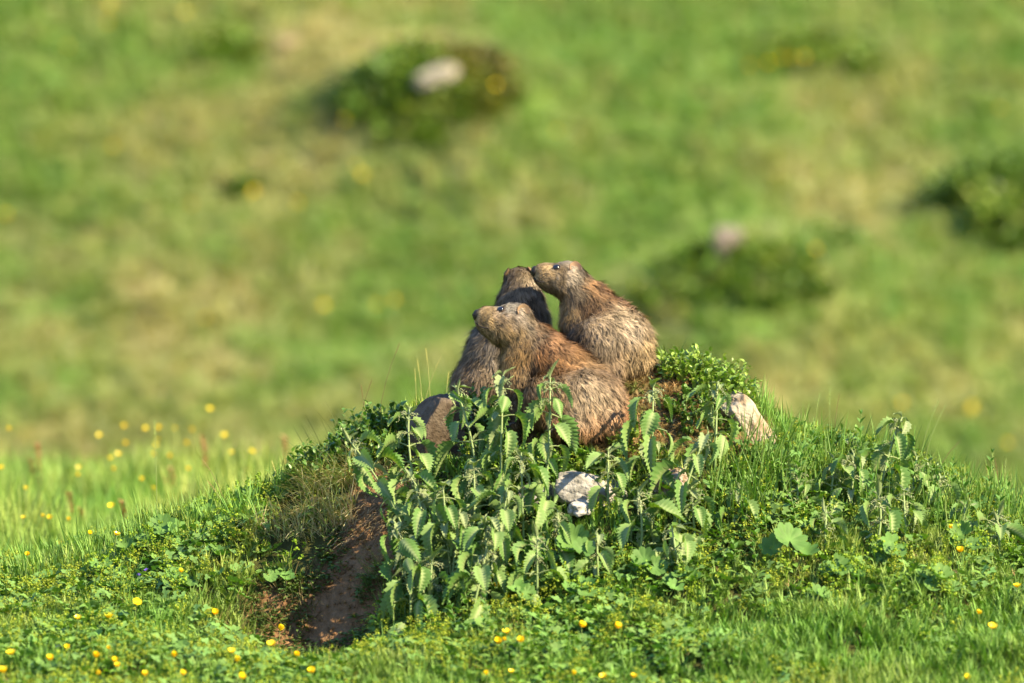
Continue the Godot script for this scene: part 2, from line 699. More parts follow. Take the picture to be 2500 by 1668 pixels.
func add_ear(t: Node3D, beast: Beast, at: Vector3, along: Vector3, out: Vector3, size: float, col: Color) -> void:
	var p := beast.face(at, along)
	var n := beast.slope(p)
	var mb := MB.new()
	# a cupped rounded flap with a thick rim
	for layer in 2:
		var first := mb.v.size()
		for j in 6:
			var f := j / 5.0
			for i in 9:
				var a := lerpf(-1.9, 1.9, i / 8.0)
				var rad := size * f
				var cup := size * (0.45 * f * f - 0.1) + (0.0018 if layer == 0 else 0.0)
				mb.p(Vector3(sin(a) * rad * 0.85, cos(a) * rad, cup), (col if layer == 0 or j > 3 else col * 0.45))
		for j in 5:
			for i in 8:
				var k := first + j * 9 + i
				if layer == 0:
					mb.q(k, k + 9, k + 10, k + 1)
				else:
					mb.q(k, k + 1, k + 10, k + 9)
	# short hairs along the rim
	for k in 60:
		var a := rng.randf_range(-1.9, 1.9)
		var rad := size * rng.randf_range(0.75, 1.0)
		var d := Vector3(sin(a) * 0.8, cos(a), rng.randf_range(0.1, 0.9)).normalized()
		mb.blade(Vector3(sin(a) * rad * 0.85, cos(a) * rad, size * 0.3), d, Vector3(0.1, 0, 0.2), rng.randf_range(0.003, 0.006), 0.0009, 1, col, col * 1.5)
	part(t, "ear", mb.mesh(M.fur), Transform3D(facing((n + out).normalized()), p - n * 0.002 - t.position))


func add_nose(t: Node3D, at: Vector3, out: Vector3, bald: Array) -> void:
	var o := part(t, "nose", egg(Vector3(0.0125, 0.014, 0.009), lin(0.022, 0.017, 0.015), 10, 14).mesh(M.nose), Transform3D(facing(out), at - t.position))
	for s in [-1, 1]:
		part(o, "nostril", egg(Vector3(0.0026, 0.0038, 0.002), lin(0.004, 0.003, 0.003), 5, 8).mesh(M.nose), Transform3D(Basis(), Vector3(s * 0.0052, -0.001, 0.0074)))
	bald.append([at, 0.014])


func add_whiskers(t: Node3D, beast: Beast, at: Vector3, along: Vector3, back: Vector3) -> void:
	for k in 5:
		var p := beast.face(at + Vector3(rng.randf_range(-0.008, 0.008), rng.randf_range(-0.006, 0.006), 0), along)
		var d := (-along * 0.8 + back * 0.8 + Vector3(0, rng.randf_range(-0.4, 0.25), 0)).normalized()
		var mb := MB.new()
		mb.tube([p, p + d * 0.016, p + d * 0.03 + Vector3(0, -0.003, 0), p + d * 0.042 + Vector3(0, -0.009, 0)], 0.00045, 0.00015, 4, lin(0.03, 0.022, 0.016), lin(0.05, 0.04, 0.03))
		part(t, "whisker", mb.mesh(M.fur), Transform3D(Basis(), -t.position))


# the dark line of the lips, from under the nose back along the cheek
func add_mouth(t: Node3D, beast: Beast, line: Array, along: Vector3) -> void:
	var pts := []
	for p in line:
		pts.append(beast.face(p, along) - along * 0.0022)
	var mb := MB.new()
	mb.tube(pts, 0.0024, 0.0012, 5, lin(0.035, 0.027, 0.024), lin(0.05, 0.038, 0.03))
	part(t, "mouth", mb.mesh(M.nose), Transform3D(Basis(), -t.position))


func add_claws(t: Node3D, at: Vector3, dir: Vector3, across: Vector3) -> void:
	for k in 4:
		var p := at + across * (k - 1.5) * 0.0085
		var mb := MB.new()
		mb.tube([p, p + dir * 0.008 + Vector3(0, 0.002, 0), p + dir * 0.016 + Vector3(0, -0.004, 0)], 0.003, 0.0006, 6, lin(0.05, 0.035, 0.028), lin(0.09, 0.07, 0.055))
		part(t, "claw", mb.mesh(M.nose), Transform3D(Basis(), -t.position))


func finish_beast(t: Node3D, beast: Beast, coats: Array, flows: Array, bald: Array, count: int) -> void:
	var body := beast.net(0.007)
	body.normals()
	grow_fur(t, body, coats, flows, bald, count)
	part(t, "body", body.mesh(M.skin), Transform3D(Basis(), -t.position))


const RUFOUS := Color(0.185, 0.09, 0.038)
const TAN := Color(0.28, 0.185, 0.085)
const BEIGE := Color(0.3, 0.215, 0.13)
const GOLD := Color(0.35, 0.195, 0.06)
const GREY := Color(0.17, 0.14, 0.105)
const DARK := Color(0.07, 0.05, 0.034)
const UMBER := Color(0.12, 0.078, 0.042)
const ORANGE := Color(0.27, 0.138, 0.06)


func make_marmots() -> void:
	var V := Vector3(0, -0.07, -1).normalized()     # the way the camera looks
	# the marmot in front, rump turned to the camera, head up and looking left
	var t := thing("marmot", "rufous-backed marmot sitting lowest on the mound, pale muzzle raised in profile", "marmot", on_ground(0.16, 0.18), "three marmots on the mound")
	var b := Beast.new()
	b.ball(mm(175, 690, 0.17), Vector3(0.094, 0.085, 0.085))
	b.ball(mm(140, 688, 0.225), Vector3(0.085, 0.074, 0.06), -15)
	b.ball(mm(212, 678, 0.16), Vector3(0.06, 0.072, 0.07))
	b.ball(mm(132, 762, 0.135), Vector3(0.1, 0.064, 0.07), -36)
	b.ball(mm(58, 806, 0.12), Vector3(0.062, 0.072, 0.06), -30)
	b.ball(mm(24, 845, 0.115), Vector3(0.052, 0.052, 0.05))
	b.ball(mm(8, 775, 0.13), Vector3(0.038, 0.08, 0.046), -6)
	b.ball(mm(2, 890, 0.12), Vector3(0.052, 0.044, 0.045), 0, 0, 0.02)
	b.ball(mm(-16, 864, 0.12), Vector3(0.052, 0.043, 0.05), 8, 0, 0.02)
	b.ball(mm(-57, 890, 0.12), Vector3(0.036, 0.036, 0.033), 4, 0, 0.022)
	b.ball(mm(-76, 890, 0.12), Vector3(0.02, 0.029, 0.025), 0, 0, 0.014)
	b.ball(mm(-52, 862, 0.12), Vector3(0.034, 0.024, 0.029), -24, 0, 0.018)
	b.ball(mm(150, 645, 0.2), Vector3(0.1, 0.045, 0.075))
	b.ball(mm(222, 645, 0.19), Vector3(0.048, 0.042, 0.06))
	b.ball(mm(66, 690, 0.235), Vector3(0.04, 0.06, 0.04))
	b.limb(mm(14, 740, 0.16), mm(6, 640, 0.18), 0.03, 0.02)
	b.limb(mm(10, 740, 0.09), mm(-8, 640, 0.09), 0.03, 0.02)
	b.limb(mm(110, 627, 0.28), mm(170, 622, 0.26), 0.02, 0.024)
	b.limb(mm(205, 640, 0.12), mm(215, 632, 0.05), 0.034, 0.028)
	var bald := []
	add_eye(t, b, mm(-28, 913, 0.12), V, bald)
	add_eye(t, b, mm(-30, 913, 0.12), -V, bald)
	add_nose(t, mm(-87, 899, 0.124), Vector3(-1, 0.22, 0.25), bald)
	add_ear(t, b, mm(28, 905, 0.12), V, Vector3(-0.2, 0.2, 0.3), 0.019, lin(0.2, 0.13, 0.075))
	add_ear(t, b, mm(28, 908, 0.12), -V, Vector3(-0.2, 0.2, -0.3), 0.019, lin(0.2, 0.13, 0.075))
	add_mouth(t, b, [mm(-86, 880, 0.12), mm(-80, 872, 0.12), mm(-70, 868, 0.12), mm(-58, 867, 0.12)], V)
	add_whiskers(t, b, mm(-60, 885, 0.12), V, Vector3(0.6, 0, 0))
	add_claws(t, mm(105, 618, 0.298), Vector3(-0.8, -0.2, 0.5).normalized(), Vector3(0.3, 0.2, 0.9).normalized())
	add_claws(t, mm(2, 634, 0.195), Vector3(-0.9, -0.3, 0.3).normalized(), Vector3(0.3, 0, 0.9).normalized())
	var coats := [
		[-66, 903, 0.13, 20, 6, Color(0.370, 0.256, 0.124)], [-55, 878, 0.14, 16, 8, Color(0.311, 0.200, 0.076)], [-72, 872, 0.12, 9, 4, Color(0.083, 0.062, 0.054)], [-66, 862, 0.12, 9, 5, Color(0.244, 0.207, 0.153)],
		[-48, 858, 0.12, 13, 10, Color(0.148, 0.092, 0.031)], [-5, 925, 0.12, 24, 7, Color(0.199, 0.172, 0.134)], [-30, 928, 0.12, 14, 6, Color(0.221, 0.186, 0.133)], [-40, 905, 0.15, 14, 6, Color(0.208, 0.143, 0.085)],
		[12, 888, 0.16, 15, 8, Color(0.296, 0.227, 0.167)], [-16, 878, 0.16, 18, 11, Color(0.163, 0.106, 0.052)], [-28, 858, 0.15, 16, 14, Color(0.267, 0.171, 0.064)], [8, 850, 0.16, 20, 15, Color(0.222, 0.142, 0.058)],
		[45, 905, 0.12, 22, 12, Color(0.148, 0.107, 0.065)], [50, 868, 0.16, 22, 17, Color(0.091, 0.068, 0.043)], [48, 840, 0.17, 16, 17, Color(0.105, 0.080, 0.053)],
		[75, 875, 0.12, 22, 18, Color(0.223, 0.113, 0.037)], [22, 815, 0.17, 24, 20, GOLD], [0, 790, 0.17, 26, 22, GOLD], [-12, 760, 0.17, 22, 24, Color(0.283, 0.177, 0.064)], [8, 715, 0.19, 30, 22, Color(0.123, 0.075, 0.034)],
		[-25, 800, 0.12, 20, 20, UMBER], [100, 845, 0.16, 34, 22, RUFOUS], [70, 800, 0.19, 26, 22, Color(0.209, 0.092, 0.027)], [35, 770, 0.18, 16, 20, DARK], [62, 760, 0.2, 16, 22, Color(0.118, 0.074, 0.036)],
		[140, 820, 0.14, 38, 22, Color(0.179, 0.088, 0.028)], [110, 775, 0.21, 30, 22, Color(0.237, 0.114, 0.033)], [190, 770, 0.15, 32, 22, Color(0.148, 0.086, 0.032)],
		[90, 710, 0.28, 34, 22, Color(0.223, 0.135, 0.059)], [70, 655, 0.26, 34, 22, Color(0.193, 0.113, 0.049)], [155, 735, 0.23, 26, 20, Color(0.178, 0.128, 0.079)], [175, 700, 0.25, 38, 22, BEIGE], [150, 668, 0.28, 24, 24, Color(0.281, 0.207, 0.132)],
		[205, 655, 0.23, 20, 24, Color(0.325, 0.234, 0.146)], [222, 710, 0.18, 26, 22, Color(0.223, 0.142, 0.078)], [255, 660, 0.14, 34, 24, Color(0.224, 0.099, 0.041)], [120, 625, 0.28, 36, 22, ORANGE], [200, 628, 0.24, 34, 26, Color(0.283, 0.141, 0.060)], [100, 745, 0.25, 20, 22, Color(0.123, 0.075, 0.034)], [205, 735, 0.2, 24, 22, Color(0.149, 0.096, 0.051)],
	]
	var flows := [
		[-70, 895, 0.12, 30, Vector3(1, 0, 0.1)], [-30, 900, 0.12, 35, Vector3(1, -0.15, 0)], [-30, 860, 0.14, 30, Vector3(0.7, -0.8, 0)], [20, 885, 0.14, 35, Vector3(0.8, -0.6, 0)], [10, 800, 0.15, 50, Vector3(0.1, -1, 0.05)],
		[80, 850, 0.12, 50, Vector3(0.75, -0.65, 0.15)], [140, 780, 0.15, 60, Vector3(0.6, -0.75, 0.25)], [90, 700, 0.26, 50, Vector3(0.4, -0.85, 0.2)], [180, 690, 0.22, 60, Vector3(0.35, -0.9, 0.1)], [250, 670, 0.13, 50, Vector3(0.8, -0.4, -0.3)], [150, 640, 0.24, 40, Vector3(-0.1, -1, 0.1)],
	]
	finish_beast(t, b, coats, flows, bald, 90000)

	# the marmot on the higher step, also in profile, its nose at the third one's cheek
	t = thing("marmot", "greyish brown marmot sitting highest, touching noses with the one before it", "marmot", on_ground(0.25, -0.1), "three marmots on the mound")
	b = Beast.new()
	b.ball(mm(242, 835, -0.08), Vector3(0.088, 0.08, 0.078))
	b.ball(mm(205, 830, -0.03), Vector3(0.064, 0.066, 0.05))
	b.ball(mm(285, 830, -0.1), Vector3(0.062, 0.076, 0.066))
	b.ball(mm(232, 893, -0.1), Vector3(0.08, 0.058, 0.06), -36)
	b.ball(mm(182, 932, -0.1), Vector3(0.05, 0.058, 0.05), -30)
	b.ball(mm(152, 968, -0.1), Vector3(0.04, 0.044, 0.042))
	b.ball(mm(150, 905, -0.09), Vector3(0.028, 0.07, 0.038))
	b.ball(mm(134, 996, -0.1), Vector3(0.048, 0.04, 0.042), 0, 0, 0.02)
	b.ball(mm(116, 980, -0.1), Vector3(0.046, 0.037, 0.044), 0, 0, 0.02)
	b.ball(mm(82, 1000, -0.1), Vector3(0.032, 0.032, 0.03), 4, 0, 0.022)
	b.ball(mm(65, 1000, -0.1), Vector3(0.018, 0.026, 0.023), 0, 0, 0.014)
	b.ball(mm(88, 979, -0.1), Vector3(0.03, 0.02, 0.026), -20, 0, 0.018)
	b.ball(mm(250, 785, -0.08), Vector3(0.09, 0.034, 0.06))
	b.limb(mm(150, 880, -0.07), mm(148, 770, -0.06), 0.026, 0.018)
	b.limb(mm(148, 880, -0.13), mm(140, 770, -0.13), 0.026, 0.018)
	b.limb(mm(195, 772, 0.0), mm(250, 765, -0.01), 0.018, 0.022)
	b.limb(mm(305, 790, -0.13), mm(325, 785, -0.2), 0.03, 0.026)
	bald = []
	add_eye(t, b, mm(108, 1016, -0.1), V, bald)
	add_eye(t, b, mm(106, 1016, -0.1), -V, bald)
	add_nose(t, mm(55, 1006, -0.096), Vector3(-1, 0.1, 0.25), bald)
	add_ear(t, b, mm(155, 1012, -0.1), V, Vector3(-0.2, 0.25, 0.3), 0.0175, lin(0.2, 0.125, 0.075))
	add_ear(t, b, mm(155, 1015, -0.1), -V, Vector3(-0.2, 0.25, -0.3), 0.0175, lin(0.2, 0.125, 0.075))
	add_mouth(t, b, [mm(55, 990, -0.1), mm(60, 983, -0.1), mm(70, 980, -0.1), mm(82, 980, -0.1)], V)
	add_whiskers(t, b, mm(78, 998, -0.1), V, Vector3(0.6, 0, 0))
	add_claws(t, mm(190, 765, 0.016), Vector3(-0.8, -0.2, 0.5).normalized(), Vector3(0.3, 0.2, 0.9).normalized())
	coats = [
		[76, 1013, -0.09, 18, 6, Color(0.355, 0.242, 0.111)], [88, 992, -0.08, 16, 8, Color(0.267, 0.170, 0.071)], [72, 984, -0.1, 9, 5, Color(0.106, 0.074, 0.041)], [95, 972, -0.1, 14, 9, Color(0.140, 0.088, 0.038)], [110, 1030, -0.1, 20, 6, Color(0.184, 0.153, 0.114)],
		[140, 1028, -0.1, 18, 7, Color(0.199, 0.164, 0.120)], [112, 995, -0.06, 18, 8, Color(0.236, 0.157, 0.071)], [138, 985, -0.06, 18, 10, Color(0.309, 0.248, 0.181)], [128, 965, -0.07, 16, 13, Color(0.178, 0.121, 0.065)], [122, 945, -0.07, 16, 15, Color(0.267, 0.164, 0.058)],
		[165, 985, -0.06, 18, 13, Color(0.088, 0.066, 0.042)], [160, 950, -0.06, 22, 16, Color(0.100, 0.075, 0.048)], [185, 985, -0.1, 20, 14, Color(0.125, 0.089, 0.053)], [195, 968, -0.08, 24, 17, Color(0.223, 0.107, 0.031)],
		[132, 900, -0.06, 20, 20, Color(0.283, 0.177, 0.064)], [140, 850, -0.06, 24, 20, DARK], [158, 880, -0.05, 18, 20, DARK], [220, 950, -0.1, 26, 18, Color(0.150, 0.070, 0.026)], [200, 925, -0.06, 26, 19, Color(0.132, 0.071, 0.030)], [250, 925, -0.1, 26, 20, Color(0.140, 0.071, 0.030)],
		[175, 850, 0.01, 30, 20, Color(0.114, 0.075, 0.042)], [200, 870, 0.0, 20, 19, Color(0.282, 0.207, 0.126)], [250, 885, -0.05, 30, 20, Color(0.252, 0.186, 0.109)], [240, 855, -0.01, 18, 22, Color(0.148, 0.103, 0.060)], [285, 830, -0.03, 18, 24, Color(0.163, 0.114, 0.066)], [225, 830, 0.01, 28, 21, Color(0.252, 0.186, 0.118)], [270, 855, -0.04, 24, 22, Color(0.296, 0.227, 0.156)],
		[300, 880, -0.1, 30, 21, Color(0.252, 0.178, 0.098)], [330, 850, -0.12, 30, 22, Color(0.236, 0.164, 0.085)], [235, 790, -0.02, 34, 22, Color(0.149, 0.096, 0.054)], [290, 800, -0.05, 34, 22, Color(0.282, 0.192, 0.092)], [205, 785, 0.01, 28, 20, Color(0.148, 0.093, 0.045)],
	]
	flows = [
		[75, 1005, -0.1, 30, Vector3(1, -0.1, 0.1)], [115, 1010, -0.1, 35, Vector3(1, -0.15, 0)], [115, 970, -0.08, 30, Vector3(0.7, -0.8, 0)], [155, 985, -0.08, 30, Vector3(0.6, -0.8, 0)], [140, 890, -0.08, 50, Vector3(0.0, -1, 0.05)],
		[200, 950, -0.1, 45, Vector3(0.75, -0.65, 0.1)], [250, 890, -0.08, 50, Vector3(0.55, -0.85, 0.15)], [200, 830, 0.0, 50, Vector3(0.3, -0.95, 0.1)], [270, 830, -0.06, 55, Vector3(0.25, -0.95, 0.1)], [330, 830, -0.12, 40, Vector3(0.7, -0.6, -0.1)], [250, 785, -0.04, 40, Vector3(-0.25, -1, 0.1)],
	]
	finish_beast(t, b, coats, flows, bald, 80000)

	# the third marmot, seen from behind, its head turned towards the second
	t = thing("marmot", "dark marmot seen from behind, its back in shade behind the front one", "marmot", on_ground(-0.05, -0.2), "three marmots on the mound")
	b = Beast.new()
	b.ball(mm(-62, 735, -0.2), Vector3(0.078, 0.085, 0.08))
	b.ball(mm(-88, 705, -0.19), Vector3(0.06, 0.07, 0.07))
	b.ball(mm(-45, 815, -0.2), Vector3(0.066, 0.08, 0.066), -28)
	b.ball(mm(5, 875, -0.19), Vector3(0.064, 0.085, 0.055), -28)
	b.ball(mm(38, 880, -0.19), Vector3(0.055, 0.085, 0.05), 12)
	b.ball(mm(22, 945, -0.2), Vector3(0.054, 0.056, 0.046))
	b.ball(mm(18, 986, -0.215), Vector3(0.042, 0.036, 0.04), 0, 0, 0.02)
	b.ball(mm(34, 974, -0.22), Vector3(0.034, 0.026, 0.034), 0, 0, 0.02)
	b.ball(mm(36, 985, -0.255), Vector3(0.022, 0.021, 0.03), 0, -30, 0.02)
	b.limb(mm(60, 830, -0.2), mm(62, 700, -0.22), 0.028, 0.02)
	b.limb(mm(0, 830, -0.24), mm(-5, 690, -0.27), 0.028, 0.02)
	b.limb(mm(-90, 650, -0.14), mm(-60, 640, -0.12), 0.03, 0.026)
	bald = []
	add_eye(t, b, mm(46, 996, -0.235), Vector3(-0.8, -0.1, -0.4).normalized(), bald)
	add_nose(t, mm(49, 985, -0.279), Vector3(0.5, 0.1, -0.9), bald)
	add_ear(t, b, mm(-14, 1000, -0.205), Vector3(0.5, -0.2, -0.8).normalized(), Vector3(-0.8, 0.5, 0), 0.016, lin(0.13, 0.085, 0.05))
	add_ear(t, b, mm(46, 1003, -0.205), Vector3(-0.5, -0.2, -0.8).normalized(), Vector3(0.6, 0.5, 0), 0.016, lin(0.15, 0.09, 0.05))
	coats = [
		[15, 1010, -0.2, 24, 9, Color(0.154, 0.107, 0.059)], [0, 985, -0.18, 20, 11, Color(0.154, 0.107, 0.058)], [35, 985, -0.18, 18, 10, Color(0.185, 0.132, 0.070)], [54, 968, -0.19, 14, 8, Color(0.348, 0.285, 0.211)],
		[10, 950, -0.16, 30, 16, Color(0.150, 0.107, 0.068)], [40, 900, -0.15, 50, 22, Color(0.149, 0.106, 0.065)], [-20, 870, -0.15, 40, 22, Color(0.154, 0.110, 0.068)], [-60, 840, -0.16, 24, 22, Color(0.184, 0.143, 0.101)],
		[-40, 810, -0.13, 24, 22, Color(0.205, 0.168, 0.131)], [-90, 780, -0.17, 40, 22, Color(0.154, 0.110, 0.068)], [-100, 710, -0.14, 60, 22, Color(0.154, 0.107, 0.064)],
	]
	flows = [
		[18, 1000, -0.2, 40, Vector3(-0.3, -0.5, 0.8)], [20, 940, -0.18, 50, Vector3(-0.1, -1, 0.15)], [60, 880, -0.18, 50, Vector3(0.25, -1, 0)], [-30, 850, -0.18, 60, Vector3(-0.55, -0.85, 0.1)], [-90, 740, -0.18, 70, Vector3(-0.35, -0.95, 0.1)],
	]
	finish_beast(t, b, coats, flows, bald, 70000)


# ---------------------------------------------------------------- plants: shared shapes
# a toothed, pleated leaf on a stalk, growing along +x and bending down by curl (radians); wide is the half width
func toothed_leaf(wide: float, start: float, curl: float, fold: float, teeth: int, stalk: float, col: Color, under: Color) -> ArrayMesh:
	var mb := MB.new()
	var steps := teeth * 2
	var mids := [Vector3.ZERO]
	var tans := []
	var ang := start
	# stalk
	var st := [Vector3.ZERO]
	var here := Vector3.ZERO
	for k in 3:
		here += Vector3(cos(ang), sin(ang), 0) * stalk / 3.0
		ang -= curl * 0.1
		st.append(here)
	mb.tube(st, 0.022, 0.014, 5, under, under)
	mids = [here]
	tans = [ang]
	for k in steps:
		ang -= curl * 0.8 / steps * (exp(-pow(k / (0.34 * steps), 2.0)) / 0.3 * 0.85 + 0.15)
		here += Vector3(cos(ang), sin(ang), 0) / steps
		mids.append(here)
		tans.append(ang)
	var rows := []
	for k in steps + 1:
		var f := float(k) / steps
		var w := wide * 2.65 * sqrt(maxf(f, 0.012)) * pow(1.0 - f, 1.4)
		if k == steps:
			w = 0.004
		var nrm := Vector3(-sin(tans[k]), cos(tans[k]), 0)
		var tan3 := Vector3(cos(tans[k]), sin(tans[k]), 0)
		var tooth := k % 2 == 1
		var row := []
		for s in [-1.0, 1.0]:
			var ww := w * (1.16 if tooth else 0.84)
			var fwd := tan3 * (0.035 if tooth else -0.015)
			var pleat := nrm * (0.026 if tooth else -0.024)
			var wave := nrm * 0.03 * sin(f * 9.0 + s)
			var outward := Vector3(0, 0, s) * cos(fold) + nrm * sin(fold)
			var on := tan3 * w * 0.42
			row.append([mb.p(mids[k] + outward * ww * 0.5 + pleat + fwd * 0.4 + on * 0.5, col * 1.06 if tooth else col * 0.88), mb.p(mids[k] + outward * ww + wave + fwd + on, col * 1.12)])
		rows.append([row[0][1], row[0][0], mb.p(mids[k] - nrm * 0.012, under), row[1][0], row[1][1]])
	for k in steps:
		for s in 4:
			mb.q(rows[k][s], rows[k + 1][s], rows[k + 1][s + 1], rows[k][s + 1])
	return mb.mesh(M.leaf)


# a round, pleated leaf with lobes, a shallow funnel about +y, one unit across the radius
func lobed_leaf(lobes: int, depth: float, funnel: float, col: Color) -> ArrayMesh:
	var mb := MB.new()
	var gap := 0.35
	var per := 6
	var count := lobes * per
	var mid := mb.p(Vector3.ZERO, col * 1.3)
	var inner := []
	var outer := []
	for k in count + 1:
		var f := float(k) / count
		var a := gap + f * (TAU - 2.0 * gap)
		var ph := fposmod(f * lobes, 1.0)
		var bump := sin(PI * ph)
		var r := 1.0 - depth * (1.0 - bump) + (0.045 if k % 2 == 1 else -0.02)
		r *= 1.0 - 0.12 * cos(a)
		var pleat := 0.1 * (bump - 0.5)
		inner.append(mb.p(Vector3(cos(a) * r * 0.55, funnel * 0.3 + pleat * 0.7, sin(a) * r * 0.55), col * (1.0 if k % 2 else 0.9)))
		outer.append(mb.p(Vector3(cos(a) * r, funnel + pleat * 1.3 + 0.06 * sin(a * 3.0), sin(a) * r), col * 1.1))
	for k in count:
		mb.t(mid, inner[k], inner[k + 1])
		mb.q(inner[k], outer[k], outer[k + 1], inner[k + 1])
	return mb.mesh(M.leaf_matt)


# a plain pointed leaf along +x, folded along its midrib
func slim_leaf(wide: float, curl: float, fold: float, col: Color, mat: Material) -> ArrayMesh:
	var mb := MB.new()
	slim_into(mb, Transform3D(), wide, curl, fold, col, 6)
	return mb.mesh(mat)


func slim_into(mb: MB, at: Transform3D, wide: float, curl: float, fold: float, col: Color, steps: int) -> void:
	var here := Vector3.ZERO
	var ang := curl * 0.4
	var last := []
	for k in steps + 1:
		var f := float(k) / steps
		var w := wide * sin(PI * minf(pow(f, 0.75) * 0.97 + 0.03, 1.0)) if k < steps else 0.0
		var nrm := Vector3(-sin(ang), cos(ang), 0)
		var o := nrm * sin(fold) * w
		var row := [mb.p(at * (here + Vector3(0, 0, -w * cos(fold)) + o), col * 1.08), mb.p(at * here, col * 0.9), mb.p(at * (here + Vector3(0, 0, w * cos(fold)) + o), col * 1.08)]
		if k > 0:
			mb.q(last[0], row[0], row[1], last[1])
			mb.q(last[1], row[1], row[2], last[2])
		last = row
		here += Vector3(cos(ang), sin(ang), 0) / steps
		ang -= curl / steps


func tuft(count: int, lean: float, width: float, segs: int, shine: float, mat: Material) -> ArrayMesh:
	var mb := MB.new()
	for k in count:
		var a := rng.randf() * TAU
		var r := rng.randf() * 0.22
		var d := Vector3(cos(a) * lean * rng.randf(), 1, sin(a) * lean * rng.randf()).normalized()
		var sag := Vector3(cos(a), -0.5, sin(a)) * rng.randf_range(0.1, 1.1) * lean
		var l := rng.randf_range(0.55, 1.0)
		var c := vary(Color(1, 1, 1), 0.22)
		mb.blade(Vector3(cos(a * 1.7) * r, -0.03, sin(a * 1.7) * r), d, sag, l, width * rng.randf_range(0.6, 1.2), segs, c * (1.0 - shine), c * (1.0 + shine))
	return mb.mesh(mat)


# a low cushion of small stalked leaves
func low_herb(count: int, round_leaf: bool) -> ArrayMesh:
	var mb := MB.new()
	for k in count:
		var a := rng.randf() * TAU
		var h := rng.randf_range(0.25, 1.0)
		var r := rng.randf_range(0.1, 0.75)
		var top := Vector3(cos(a) * r, h, sin(a) * r)
		var c := vary(Color(1, 1, 1), 0.25)
		var size := rng.randf_range(0.3, 0.5)
		var dir := Basis(Vector3.UP, -a + rng.randf_range(-0.7, 0.7)) * Basis(Vector3.BACK, rng.randf_range(-0.7, 0.7)) * Basis(Vector3.RIGHT, rng.randf_range(-0.6, 0.6))
		mb.blade(Vector3(cos(a) * r * 0.2, -0.1, sin(a) * r * 0.2), (top - Vector3(cos(a) * r * 0.2, -0.1, sin(a) * r * 0.2)).normalized(), Vector3(0.01, 0, 0.01), h + 0.1, 0.04, 1, c * 0.9, c * 0.9)
		if round_leaf:
			# three rounded leaflets
			for s in 3:
				slim_into(mb, Transform3D(dir * Basis(Vector3.UP, (s - 1) * 1.5), top).scaled_local(Vector3.ONE * size * 0.8), 0.36, 0.5, 0.15, c, 3)
		else:
			slim_into(mb, Transform3D(dir, top).scaled_local(Vector3.ONE * size * 1.4), 0.24, 0.9, 0.3, c, 4)
	return mb.mesh(M.leaf_matt)


# an airy head of tiny yellow-green flowers on branching stalks, one unit tall
func flower_spray(count: int) -> ArrayMesh:
	var mb := MB.new()
	var stalk := lin(0.75, 0.95, 0.5)
	mb.tube([Vector3(0, -0.05, 0), Vector3(0.02, 0.35, 0.01), Vector3(0.0, 0.6, 0.02)], 0.018, 0.012, 4, stalk, stalk)
	for k in count:
		var a := rng.randf() * TAU
		var r := rng.randf_range(0.05, 0.34)
		var at := Vector3(cos(a) * r, rng.randf_range(0.6, 1.0) - r * 0.3, sin(a) * r)
		mb.blade(Vector3(0, 0.45 + 0.2 * rng.randf(), 0), (at - Vector3(0, 0.5, 0)).normalized(), Vector3(0.01, 0.02, 0.01), (at - Vector3(0, 0.5, 0)).length(), 0.014, 1, stalk, stalk)
		for s in 5:
			var o := at + Vector3(rng.randf_range(-1, 1), rng.randf_range(-1, 1), rng.randf_range(-1, 1)) * 0.055
			var bs := Basis.from_euler(Vector3(rng.randf() * 3, rng.randf() * 6, 0)) * 0.034
			var c := vary(Color(1.25, 1.15, 0.55), 0.2)
			var i0 := mb.p(o + bs.x, c)
			var i1 := mb.p(o + bs.z, c)
			var i2 := mb.p(o - bs.x, c)
			var i3 := mb.p(o - bs.z, c)
			var i4 := mb.p(o + bs.y * 0.6, c)
			mb.t(i0, i1, i4)
			mb.t(i1, i2, i4)
			mb.t(i2, i3, i4)
			mb.t(i3, i0, i4)
	return mb.mesh(M.leaf_matt)


# ---------------------------------------------------------------- nettles
var nettle_leaves := []
var young_leaves := []
var catkins := []


